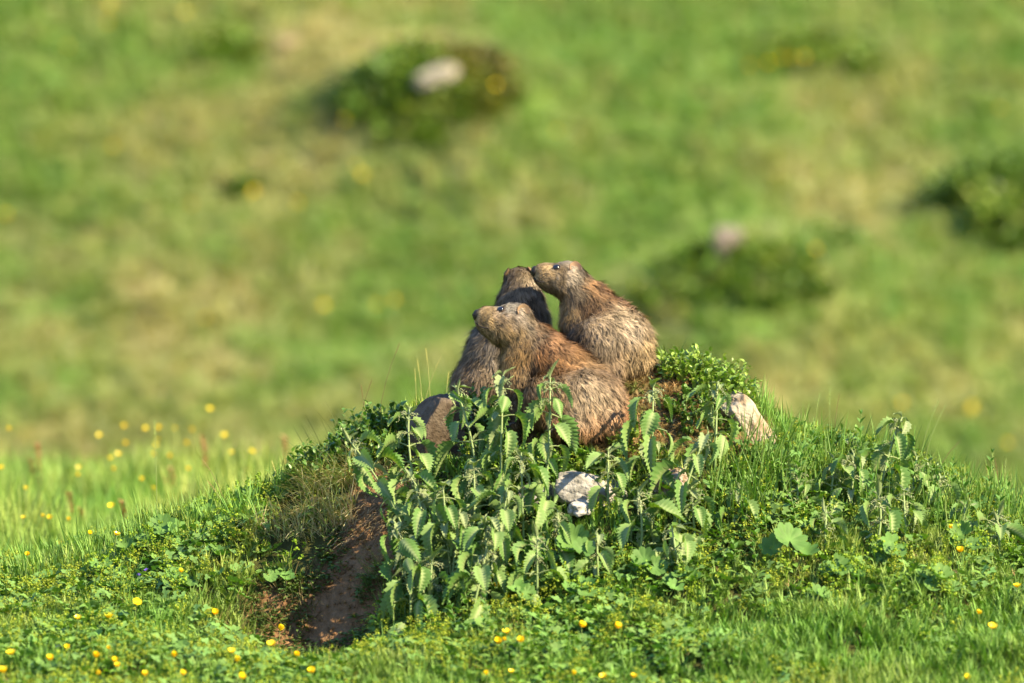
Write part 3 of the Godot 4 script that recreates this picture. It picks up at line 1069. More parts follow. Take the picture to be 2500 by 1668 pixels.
func make_nettle_shapes() -> void:
	# half width, angle at the stem, droop, fold
	for s in [[0.25, 0.5, 1.65, 0.6], [0.28, 0.35, 1.5, 0.4], [0.24, 0.65, 1.9, 0.85], [0.29, 0.2, 1.1, 0.5], [0.26, 0.15, 1.4, -0.45], [0.27, 0.5, 1.8, 0.75]]:
		for k in 2:
			var tone: Color = [lin(0.15, 0.24, 0.07), lin(0.098, 0.188, 0.044)][k]
			nettle_leaves.append(toothed_leaf(s[0], s[1], s[2] + 0.1 * k, s[3], 11, 0.32, tone, lin(0.25, 0.31, 0.13)))
	for s in [[0.22, 0.6, 1.2, 0.5], [0.24, 0.5, 1.9, 0.6], [0.18, 0.8, 0.6, 0.7]]:
		young_leaves.append(toothed_leaf(s[0], s[1], s[2], s[3], 8, 0.15, lin(0.19, 0.245, 0.11), lin(0.26, 0.31, 0.16)))
	for k in 2:
		var mb := MB.new()
		for strand in 3:
			var a := rng.randf() * TAU
			var d := Vector3(1, 0.5 - 0.4 * strand, rng.randf_range(-0.7, 0.7)).normalized()
			for s in 16:
				var at := d * (0.1 + s * 0.055) + Vector3(0, -0.0025 * s * s, 0) + Vector3(rng.randf_range(-1, 1), rng.randf_range(-1, 1), rng.randf_range(-1, 1)) * 0.06
				var first := mb.v.size()
				var r := rng.randf_range(0.035, 0.062)
				var c := vary(lin(0.36, 0.4, 0.22), 0.25)
				for q in [Vector3(1, 0, 0), Vector3(0, 1, 0), Vector3(0, 0, 1), Vector3(-1, 0, 0), Vector3(0, -1, 0), Vector3(0, 0, -1)]:
					mb.p(at + q * r, c)
				for f in [[0, 1, 2], [1, 3, 2], [3, 4, 2], [4, 0, 2], [1, 0, 5], [3, 1, 5], [4, 3, 5], [0, 4, 5]]:
					mb.t(first + f[0], first + f[1], first + f[2])
		catkins.append(mb.mesh(M.leaf_matt))


# from the ground to its tip; size scales the leaves, turn is the way the first pair looks, bare_part the leafless share at the foot
func nettle(foot: Vector3, tip: Vector3, bow: Vector3, size: float, turn: float, label: String, bare_part := 0.12, flowers := true) -> void:
	var t := thing("nettle", label, "nettle", foot, "stinging nettles in front of the marmots")
	var up := tip - foot
	var at := func(f: float) -> Vector3: return up * f + bow * 4.0 * f * (1.0 - f)
	var pts := []
	for k in 11:
		pts.append(at.call(k / 10.0))
	pts[0] -= Vector3(0, 0.02, 0)
	var mb := MB.new()
	mb.tube(pts, 0.0038, 0.0021, 6, lin(0.12, 0.19, 0.055), lin(0.21, 0.27, 0.11))
	# stinging hairs
	for k in 60:
		var f := rng.randf_range(0.1, 1.0)
		var a := rng.randf() * TAU
		var d := Vector3(cos(a), 0.2, sin(a)).normalized()
		mb.blade(at.call(f) + d * 0.002, d, Vector3(0, -0.1, 0.05), 0.0035, 0.0006, 1, lin(0.4, 0.42, 0.3), lin(0.45, 0.45, 0.35))
	part(t, "stem", mb.mesh(M.stem))
	var height := up.length()
	var down := 0.004
	var node := 0
	while down < height * (1.0 - bare_part) and node < 13:
		var f := 1.0 - down / height
		var here: Vector3 = at.call(f)
		var dir: Vector3 = (at.call(minf(f + 0.02, 1.0)) - at.call(f - 0.02)).normalized()
		var upright := Basis(Quaternion(Vector3.UP, dir))
		var grown: float = [0.028, 0.053, 0.074, 0.086, 0.092, 0.095, 0.092, 0.088, 0.083, 0.077, 0.07, 0.064, 0.058][node] * size
		for s in 2:
			var yaw := turn + node * PI * 0.5 + s * PI + rng.randf_range(-0.35, 0.35)
			var pitch := rng.randf_range(-0.4, 0.3) + (0.75 - 0.4 * node if node < 2 else 0.0)
			var shape: Mesh = young_leaves[rng.randi() % 3] if node < 2 else nettle_leaves[rng.randi() % nettle_leaves.size()]
			if node == 2 and rng.randf() < 0.6:
				shape = nettle_leaves[(rng.randi() % 6) * 2]
			var big := grown * rng.randf_range(0.68, 1.2)
			part(t, "leaf", shape, Transform3D(upright * Basis(Vector3.UP, yaw) * Basis(Vector3.BACK, pitch) * Basis(Vector3.RIGHT, rng.randf_range(-0.5, 0.5)), here).scaled_local(Vector3.ONE * big))
			if node >= 2 and rng.randf() < 0.75:
				part(t, "leaf", young_leaves[rng.randi() % 3], Transform3D(upright * Basis(Vector3.UP, yaw + rng.randf_range(0.5, 1.0)) * Basis(Vector3.BACK, rng.randf_range(0.0, 0.6)), here).scaled_local(Vector3.ONE * grown * rng.randf_range(0.35, 0.6)))
			if flowers and node >= 1 and node <= 3 and rng.randf() < 0.7:
				part(t, "flower_cluster", catkins[rng.randi() % 2], Transform3D(upright * Basis(Vector3.UP, yaw + 0.8), here).scaled_local(Vector3.ONE * 0.03 * size * rng.randf_range(0.7, 1.2)))
		down += [0.008, 0.017, 0.029, 0.036, 0.04, 0.042, 0.043, 0.044, 0.045, 0.046, 0.046, 0.046, 0.046][node] * size * rng.randf_range(0.88, 1.12)
		node += 1


# ---------------------------------------------------------------- other plants
func shrub(called: String, label: String, group: String, x: float, z: float, rx: float, rz: float, h: float, twigs: int, leaf: float, tone: Color, lean := Vector3.ZERO, sink := 0.01) -> Node3D:
	var t := thing(called, label, "shrub", on_ground(x, z), group)
	var wood := MB.new()
	var green := MB.new()
	for k in int(twigs * 1.5):
		var a := rng.randf() * TAU
		var q := sqrt(rng.randf())
		var dx := cos(a) * q * rx
		var dz := sin(a) * q * rz
		var root := Vector3(x + dx, ground(x + dx, z + dz) - sink, z + dz) - t.position
		var tall := h * sqrt(maxf(0.12, 1.0 - q * q * 0.8)) * rng.randf_range(0.6, 1.1)
		var d := (Vector3(cos(a) * q * 0.5, 1.0, sin(a) * q * 0.5) + lean + Vector3(rng.randf_range(-1, 1), 0, rng.randf_range(-1, 1)) * 0.25).normalized()
		var pts := [root]
		var here := root
		for s in 4:
			d = (d + Vector3(rng.randf_range(-1, 1), 0.1, rng.randf_range(-1, 1)) * 0.2).normalized()
			here += d * tall / 4.0
			pts.append(here)
		wood.tube(pts, 0.0013, 0.0005, 3, lin(0.12, 0.08, 0.04), lin(0.14, 0.18, 0.05))
		var n := int(rng.randf_range(9, 14))
		var hue := vary(tone, 0.45 if called == "slope_bush" else 0.22)
		for s in n:
			var f := 0.22 + 0.78 * (s + rng.randf() * 0.5) / n
			var g := f * 4.0
			var i := mini(int(g), 3)
			var p: Vector3 = pts[i].lerp(pts[i + 1], g - i)
			var size := leaf * rng.randf_range(0.65, 1.1) * (1.0 - 0.3 * maxf(0.0, f - 0.75) * 4.0)
			var bs := Basis(Vector3.UP, rng.randf() * TAU) * Basis(Vector3.BACK, rng.randf_range(0.1, 1.1)) * Basis(Vector3.RIGHT, rng.randf_range(-0.6, 0.6))
			slim_into(green, Transform3D(bs, p).scaled_local(Vector3.ONE * size), 0.3, 0.35, 0.3, vary(hue, 0.14) * (1.15 if f > 0.8 else 1.0), 4)
	part(t, "twigs", wood.mesh(M.stem), Transform3D(), "stuff")
	part(t, "foliage", green.mesh(M.bilberry), Transform3D(), "stuff")
	return t


var mantle_leaves := []


func lady_mantle(x: float, z: float, leaves: Array, label: String, sprays := 0, spray_mesh: Mesh = null) -> void:
	# leaves: [dx, height, dz, radius, tilt towards +x, tilt towards +z]
	var t := thing("ladys_mantle", label, "plant", on_ground(x, z), "lady's mantle plants on the mound")
	for l in leaves:
		var top := Vector3(l[0], l[1], l[2])
		var foot := Vector3(l[0] * 0.25, 0, l[2] * 0.25)
		foot.y = ground(x + foot.x, z + foot.z) - t.position.y - 0.01
		var mb := MB.new()
		mb.tube([foot, foot.lerp(top, 0.5) + Vector3(0, 0.01, 0), top], 0.0016, 0.0011, 5, lin(0.13, 0.17, 0.06), lin(0.17, 0.24, 0.08))
		var s := part(t, "leaf_stalk", mb.mesh(M.stem))
		var bs := Basis(Vector3.BACK, -l[4]) * Basis(Vector3.RIGHT, l[5]) * Basis(Vector3.UP, rng.randf() * TAU)
		part(t, "leaf", mantle_leaves[rng.randi() % mantle_leaves.size()], Transform3D(bs, top).scaled_local(Vector3.ONE * l[3]))
	for k in sprays:
		var dx := rng.randf_range(-0.04, 0.04)
		var dz := rng.randf_range(-0.03, 0.03)
		var h := rng.randf_range(0.07, 0.115)
		var mi := part(t, "flower_spray", spray_mesh, Transform3D(Basis(Vector3.UP, rng.randf() * TAU) * Basis(Vector3.RIGHT, rng.randf_range(-0.3, 0.3)), on_ground(x + dx, z + dz, 0.01) - t.position).scaled_local(Vector3.ONE * h))
		mi.set_meta("kind", "stuff")


var petal_shape := []
var buttercup_count := 0


func make_blossoms() -> void:
	for k in 3:
		var mb := MB.new()
		var open: float = [0.5, 0.75, 0.3][k]
		for s in 5:
			var turn := Basis(Vector3.UP, TAU * s / 5 + 0.2 * k) * Basis(Vector3.BACK, 1.25 - open)
			var c := vary(lin(0.88, 0.72, 0.02), 0.08)
			var last := []
			for j in 5:
				var f := j / 4.0
				var w: float = [0.1, 0.34, 0.5, 0.46, 0.2][j]
				var y := 0.25 * f * f
				var row := [mb.p(turn * Vector3(f, y + w * 0.22, -w), c), mb.p(turn * Vector3(f, y, 0), c * (0.85 + 0.15 * f)), mb.p(turn * Vector3(f, y + w * 0.22, w), c)]
				if j > 0:
					mb.q(last[0], row[0], row[1], last[1])
					mb.q(last[1], row[1], row[2], last[2])
				last = row
		# the tuft of stamens
		for s in 14:
			var a := rng.randf() * TAU
			mb.blade(Vector3(0, 0.02, 0), Vector3(cos(a) * 0.5, 1, sin(a) * 0.5).normalized(), Vector3(0.05, 0, 0.05), 0.4, 0.1, 1, lin(0.6, 0.45, 0.02), lin(0.8, 0.6, 0.03))
		petal_shape.append(mb.mesh(M.petal))


func buttercup(x: float, z: float, h: float, r: float, label: String, group: String) -> void:
	var foot := on_ground(x, z)
	var t := thing("buttercup", label, "flower", foot, group)
	var top := Vector3(rng.randf_range(-0.15, 0.15) * h, h, rng.randf_range(-0.1, 0.1) * h)
	var mb := MB.new()
	mb.tube([Vector3(0, -0.01, 0), top * 0.5 + Vector3(rng.randf_range(-0.05, 0.05) * h, 0, 0), top], 0.001, 0.0007, 4, lin(0.13, 0.19, 0.05), lin(0.2, 0.26, 0.08))
	part(t, "stem", mb.mesh(M.stem))
	var bs := Basis(Vector3.BACK, rng.randf_range(-0.5, 0.3)) * Basis(Vector3.RIGHT, rng.randf_range(0.1, 0.7)) * Basis(Vector3.UP, rng.randf() * TAU)
	part(t, "blossom", petal_shape[rng.randi() % 3], Transform3D(bs, top).scaled_local(Vector3.ONE * r))


func seed_grass(x: float, z: float, h: float, lean: float, head: float, kind: int, label: String, group: String) -> void:
	var foot := on_ground(x, z)
	var t := thing("grass_stalk", label, "grass stalk", foot, group)
	var straw: Color = [lin(0.3, 0.3, 0.1), lin(0.2, 0.26, 0.08), lin(0.16, 0.13, 0.05)][kind]
	var pts := []
	for k in 6:
		var f := k / 5.0
		pts.append(Vector3(lean * h * f * f, h * f - (0.01 if k == 0 else 0.0), 0.05 * h * sin(f * 3)))
	var mb := MB.new()
	mb.tube(pts, 0.0009, 0.0005, 4, straw, straw * 1.15)
	part(t, "stem", mb.mesh(M.stem))
	mb = MB.new()
	var d: Vector3 = (pts[5] - pts[4]).normalized()
	var n := 26
	for k in n:
		var f := float(k) / n
		var at: Vector3 = pts[5] - d * head * (1.0 - f)
		var a := k * 2.4
		var out := (d * 1.2 + Vector3(cos(a), 0, sin(a)) * (0.7 if kind == 1 else 0.4)).normalized()
		slim_into(mb, Transform3D(Basis(Quaternion(Vector3.RIGHT, out)), at).scaled_local(Vector3.ONE * 0.0075), 0.16, 0.1, 0.3, vary(straw * 1.5, 0.25), 3)
	part(t, "seed_head", mb.mesh(M.dry), Transform3D(), "stuff")


var herb_leaf := []


func leafy_herb(x: float, z: float, h: float, size: float, label: String, group: String) -> void:
	var foot := on_ground(x, z)
	var t := thing("leafy_herb", label, "herb", foot, group)
	var lean := Vector3(rng.randf_range(-0.2, 0.2), 1, rng.randf_range(-0.15, 0.15)).normalized()
	var mb := MB.new()
	mb.tube([-lean * 0.01, lean * h * 0.5 + Vector3(0.004, 0, 0), lean * h], 0.0013, 0.0007, 5, lin(0.14, 0.2, 0.05), lin(0.2, 0.32, 0.08))
	part(t, "stem", mb.mesh(M.stem))
	var nodes := 6
	for k in nodes:
		var f := 0.25 + 0.75 * k / (nodes - 1)
		var s: float = size * [0.8, 1.0, 1.05, 0.95, 0.75, 0.45][k]
		for q in 2:
			var bs := Basis(Vector3.UP, k * PI * 0.5 + q * PI + x * 40 + rng.randf_range(-0.3, 0.3)) * Basis(Vector3.BACK, 0.25 + 0.14 * k)
			part(t, "leaf", herb_leaf[rng.randi() % herb_leaf.size()], Transform3D(bs, lean * h * f).scaled_local(Vector3.ONE * s * rng.randf_range(0.85, 1.15)))


func grass_clump(label: String, group: String, x: float, z: float, rx: float, count: int, lo: float, hi: float, width: float, lean: Vector3, sag: Vector3, cols: Array, mat: Material) -> void:
	var t := thing("grass_clump", label, "grass", on_ground(x, z), group)
	var mb := MB.new()
	for k in count:
		var dx := rng.randf_range(-1, 1) * rx
		var dz := rng.randf_range(-0.7, 0.7) * rx
		var d := (Vector3(0, 1, 0) + lean + Vector3(rng.randf_range(-1, 1), rng.randf_range(-0.3, 0.3), rng.randf_range(-1, 1)) * (0.75 if mat == M.dry else 0.35)).normalized()
		var c := vary(cols[rng.randi() % cols.size()], 0.25)
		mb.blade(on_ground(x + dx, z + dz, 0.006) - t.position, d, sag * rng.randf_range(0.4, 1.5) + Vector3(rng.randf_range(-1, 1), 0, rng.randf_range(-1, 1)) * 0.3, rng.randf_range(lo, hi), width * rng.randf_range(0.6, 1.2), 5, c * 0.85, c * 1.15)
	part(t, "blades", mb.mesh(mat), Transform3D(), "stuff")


# ---------------------------------------------------------------- stones
func stone(label: String, at: Vector3, r: Vector3, turn: Vector3, sd: int, cuts: Array, colour: Color, spot: Color, mat: Material, group := "", rough := 1.0) -> void:
	var t := MeshInstance3D.new()
	t.name = numbered("stone")
	add_child(t)
	t.position = at
	tag(t, label, "stone", group)
	var f := FastNoiseLite.new()
	f.seed = sd
	f.frequency = 0.8
	f.fractal_octaves = 4
	var g := FastNoiseLite.new()
	g.seed = sd + 5
	g.frequency = 3.0
	g.fractal_octaves = 4
	var mb := MB.new()
	var rings := 44
	var segs := 64
	var bs := Basis.from_euler(turn)
	for j in rings + 1:
		for i in segs:
			var a := PI * j / rings
			var b := TAU * i / segs
			var d := Vector3(sin(a) * cos(b), cos(a), sin(a) * sin(b))
			# squarish blocks with broken faces
			var q := d / pow(pow(absf(d.x), 4.0) + pow(absf(d.y), 4.0) + pow(absf(d.z), 4.0), 0.25) * 0.8
			q *= 1.0 + 0.28 * rough * f.get_noise_3dv(d * 1.4) - 0.12 * rough * absf(g.get_noise_3dv(d * 0.7))
			for c in cuts:
				var over: float = q.dot(c.normalized()) - c.length() * (1.0 + 0.1 * rough * g.get_noise_3dv(d * 1.1))
				if over > 0:
					q -= c.normalized() * over * 0.9
			q += d * 0.05 * rough * g.get_noise_3dv(d * 2.6)
			var m := smoothstep(0.02, 0.3, g.get_noise_3dv(d * 0.55 + Vector3(3, 1, 7)) + 0.08)
			mb.p(bs * (q * r), colour.lerp(spot, m * 0.85))
	for j in rings:
		for i in segs:
			var a := j * segs + i
			var b := j * segs + (i + 1) % segs
			mb.q(a, a + segs, b + segs, b)
	t.mesh = mb.mesh(mat)


# ---------------------------------------------------------------- where things stand
# the ground point that is seen at (a, u), searched from z0 away to z1
func seen(a: float, u: float, z0: float, z1: float) -> Vector3:
	var z := z0
	while z > z1:
		var p := mm(a, u, z)
		var g := ground(p.x, z)
		if g >= p.y:
			return Vector3(p.x, g, z)
		z -= 0.02 if absf(z) < 4 else 0.04
	var last := mm(a, u, z1)
	return Vector3(last.x, ground(last.x, z1), z1)


func make_stones() -> void:
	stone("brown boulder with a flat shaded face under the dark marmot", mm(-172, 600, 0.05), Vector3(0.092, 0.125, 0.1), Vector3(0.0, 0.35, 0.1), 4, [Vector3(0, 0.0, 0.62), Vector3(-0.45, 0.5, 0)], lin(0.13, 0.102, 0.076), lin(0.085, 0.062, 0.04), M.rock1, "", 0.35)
	stone("pale boulder with a white sunlit edge below the mound's bilberry shoulder", mm(572, 622, 0.03), Vector3(0.058, 0.112, 0.09), Vector3(0.0, 0.25, 0.55), 12, [Vector3(-0.6, 0.0, 0.3), Vector3(0.0, 0.75, 0.1)], lin(0.45, 0.385, 0.3), lin(0.27, 0.19, 0.11), M.rock0, "", 0.5)
	stone("grey lichened stone at the left end of the row under the front marmot", mm(62, 448, 0.36), Vector3(0.06, 0.04, 0.05), Vector3(0.2, 0.4, 0.3), 23, [Vector3(0, 0.6, 0.2), Vector3(0.4, 0.1, 0.5)], lin(0.3, 0.29, 0.29), lin(0.15, 0.14, 0.11), M.rock0, "stones under the front marmot", 0.7)
	stone("largest whitish stone in the row under the front marmot", mm(192, 462, 0.37), Vector3(0.115, 0.052, 0.055), Vector3(0.1, 0.2, -0.25), 38, [Vector3(0.2, 0.55, 0.3), Vector3(-0.4, 0.2, 0.5), Vector3(0.5, 0.1, 0.5)], lin(0.4, 0.375, 0.35), lin(0.2, 0.19, 0.17), M.rock0, "stones under the front marmot", 0.8)
	stone("small white stone lying below the largest whitish stone", mm(168, 424, 0.43), Vector3(0.035, 0.022, 0.03), Vector3(0.0, 0.6, 0.1), 41, [Vector3(0, 0.6, 0.2)], lin(0.5, 0.48, 0.46), lin(0.3, 0.29, 0.28), M.rock0, "stones under the front marmot", 0.8)
	stone("pinkish grey stone at the right end of the row under the front marmot", mm(372, 484, 0.32), Vector3(0.07, 0.045, 0.05), Vector3(0.1, -0.3, 0.2), 55, [Vector3(0, 0.6, 0.3), Vector3(-0.5, 0.1, 0.4)], lin(0.38, 0.31, 0.27), lin(0.22, 0.14, 0.08), M.rock0, "stones under the front marmot", 0.8)
	stone("mossy brown stone tucked under the pale boulder", mm(535, 570, 0.14), Vector3(0.05, 0.05, 0.05), Vector3(0.3, 0.3, 0.1), 61, [Vector3(0, 0.6, 0.3)], lin(0.24, 0.17, 0.08), lin(0.14, 0.13, 0.03), M.rock1)
	var p := seen(-185, 1462, -10, -24)
	stone("white stone on the dark knoll high on the far slope", p + Vector3(0, 0.03, 0.1), Vector3(0.12, 0.048, 0.075), Vector3(0, 0.2, 0.3), 71, [Vector3(0, 0.6, 0.2)], lin(0.4, 0.365, 0.3), lin(0.3, 0.27, 0.2), M.rock0)
	p = seen(528, 1035, -10, -24)
	stone("grey stone on the bushy knoll behind the highest marmot", p + Vector3(0, 0.05, 0.05), Vector3(0.075, 0.1, 0.07), Vector3(0, 0.2, 0.1), 72, [Vector3(0, 0.7, 0.2)], lin(0.27, 0.23, 0.19), lin(0.18, 0.145, 0.12), M.rock0)
	p = seen(-548, 1540, -10, -24)
	stone("small tan stone near the top edge of the far slope", p + Vector3(0, 0.02, 0), Vector3(0.06, 0.05, 0.05), Vector3(0, 0.2, 0.1), 73, [Vector3(0, 0.7, 0.2)], lin(0.4, 0.31, 0.2), lin(0.27, 0.2, 0.13), M.rock0)


func make_shrubs() -> void:
	var g := "bilberry shrubs on the mound"
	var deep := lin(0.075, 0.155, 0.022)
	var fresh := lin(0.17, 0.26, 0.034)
	shrub("bilberry_shrub", "dark green bilberry on the mound's left crest, tallest of that side", g, -0.37, -0.04, 0.075, 0.09, 0.125, 75, 0.021, deep, Vector3(-0.15, 0, 0.1))
	shrub("bilberry_shrub", "dark green bilberry lowest on the mound's left shoulder, above the dry grass", g, -0.485, 0.0, 0.065, 0.08, 0.125, 66, 0.021, deep, Vector3(-0.2, 0, 0.1))
	shrub("bilberry_shrub", "dark green bilberry touching the brown boulder's left side", g, -0.29, -0.04, 0.05, 0.08, 0.11, 50, 0.021, deep, Vector3(-0.1, 0, 0.2))
	shrub("bilberry_shrub", "thin dark bilberry fringe behind the brown boulder's top", g, -0.19, -0.16, 0.06, 0.05, 0.07, 24, 0.014, deep)
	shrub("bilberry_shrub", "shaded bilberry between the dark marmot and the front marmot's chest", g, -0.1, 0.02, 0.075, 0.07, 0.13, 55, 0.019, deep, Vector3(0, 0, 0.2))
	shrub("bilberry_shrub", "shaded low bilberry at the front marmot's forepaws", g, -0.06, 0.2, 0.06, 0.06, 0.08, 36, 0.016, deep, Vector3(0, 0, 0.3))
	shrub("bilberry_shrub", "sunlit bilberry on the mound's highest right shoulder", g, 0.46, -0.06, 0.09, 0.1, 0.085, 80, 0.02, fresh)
	shrub("bilberry_shrub", "sunlit bilberry hanging over the pale boulder", g, 0.53, -0.03, 0.05, 0.09, 0.11, 60, 0.02, fresh, Vector3(0.2, 0, 0.1))
	shrub("bilberry_shrub", "bilberry down the steep face left of the pale boulder", g, 0.47, 0.1, 0.09, 0.07, 0.07, 60, 0.016, lin(0.1, 0.18, 0.028), Vector3(0, 0, 0.5))
	shrub("bilberry_shrub", "small sunlit bilberry beside the front marmot's rump", g, 0.27, 0.22, 0.035, 0.04, 0.065, 22, 0.015, fresh)
	shrub("bilberry_shrub", "low yellow-green bilberry under the front marmot's belly", g, 0.14, 0.3, 0.1, 0.05, 0.05, 50, 0.014, fresh, Vector3(0, 0, 0.3))
	shrub("bilberry_shrub", "yellow-green bilberry between the two tallest nettles", g, 0.0, 0.3, 0.07, 0.06, 0.07, 40, 0.015, fresh, Vector3(0, 0, 0.3))
	shrub("bilberry_shrub", "bilberry on the ridge just right of the pale boulder", g, 0.72, -0.05, 0.07, 0.1, 0.06, 46, 0.02, fresh)
	shrub("bilberry_shrub", "tallest bilberry on the right-hand ridge", g, 0.81, -0.08, 0.055, 0.08, 0.1, 46, 0.018, lin(0.1, 0.19, 0.03))
	shrub("bilberry_shrub", "bilberry at the low outer end of the right-hand ridge", g, 1.04, -0.05, 0.07, 0.09, 0.08, 44, 0.019, lin(0.07, 0.15, 0.022), Vector3(0.3, 0, 0))
	shrub("bilberry_shrub", "loose bilberry behind the right-hand nettle", g, 0.9, -0.1, 0.08, 0.08, 0.07, 40, 0.017, lin(0.1, 0.18, 0.028))
	shrub("bilberry_shrub", "bilberry on the ridge between its tallest bilberry and nettle", g, 0.87, 0.02, 0.07, 0.07, 0.09, 44, 0.019, lin(0.1, 0.19, 0.03))
	shrub("bilberry_shrub", "rounded bilberry right behind the ridge's outer nettles", g, 0.98, -0.02, 0.07, 0.08, 0.1, 50, 0.019, lin(0.09, 0.175, 0.028))
	shrub("bilberry_shrub", "bilberry nearest the right edge of the picture", g, 1.15, 0.0, 0.07, 0.08, 0.08, 40, 0.018, lin(0.1, 0.18, 0.03))
	# on the far slope
	g = "bushes on the far slope"
	var far := lin(0.125, 0.2, 0.032)
	var dim := lin(0.18, 0.25, 0.042)
	var n := 0
	for s in [
		[-310, 1420, 0.19, 0.2, 150, far, "dark bush at the left foot of the white stone's knoll"], [-205, 1375, 0.24, 0.13, 130, dim, "mid green bush in front of the far white stone"], [-120, 1495, 0.22, 0.13, 110, lin(0.15, 0.12, 0.03), "brownish low bush behind the far white stone"],
		[-90, 1420, 0.2, 0.14, 110, lin(0.16, 0.17, 0.025), "yellowish bush at the right foot of the white stone's knoll"], [-255, 1470, 0.22, 0.16, 130, dim, "olive bush above the left foot of the white stone's knoll"],
		[-690, 1520, 0.13, 0.13, 70, dim, "small dark bush below the small tan stone"], [-650, 1185, 0.07, 0.09, 40, far, "tiny dark bush among yellow flowers, far left slope"],
		[480, 985, 0.32, 0.13, 150, dim, "left half of the bushes on the knoll with the grey stone"], [640, 985, 0.26, 0.12, 110, far, "right half of the bushes on the knoll with the grey stone"], [800, 1050, 0.13, 0.12, 60, far, "small dark bush right of the grey stone's knoll"],
		[1150, 1195, 0.24, 0.2, 130, far, "largest dark bush by the right edge of the slope"], [1230, 1090, 0.17, 0.2, 110, dim, "bush under the largest dark bush by the right edge"], [700, 1515, 0.25, 0.1, 90, dim, "low flat bush high on the right slope"], [840, 1500, 0.12, 0.1, 60, dim, "low round bush beside the flat bush high on the right slope"],
	]:
		var p := seen(s[0], s[1], -10, -24)
		shrub("slope_bush", s[6], g, p.x, p.z, s[2], s[2] * 0.6, s[3], int(s[4] * 0.55), 0.055, s[5])
		n += 1


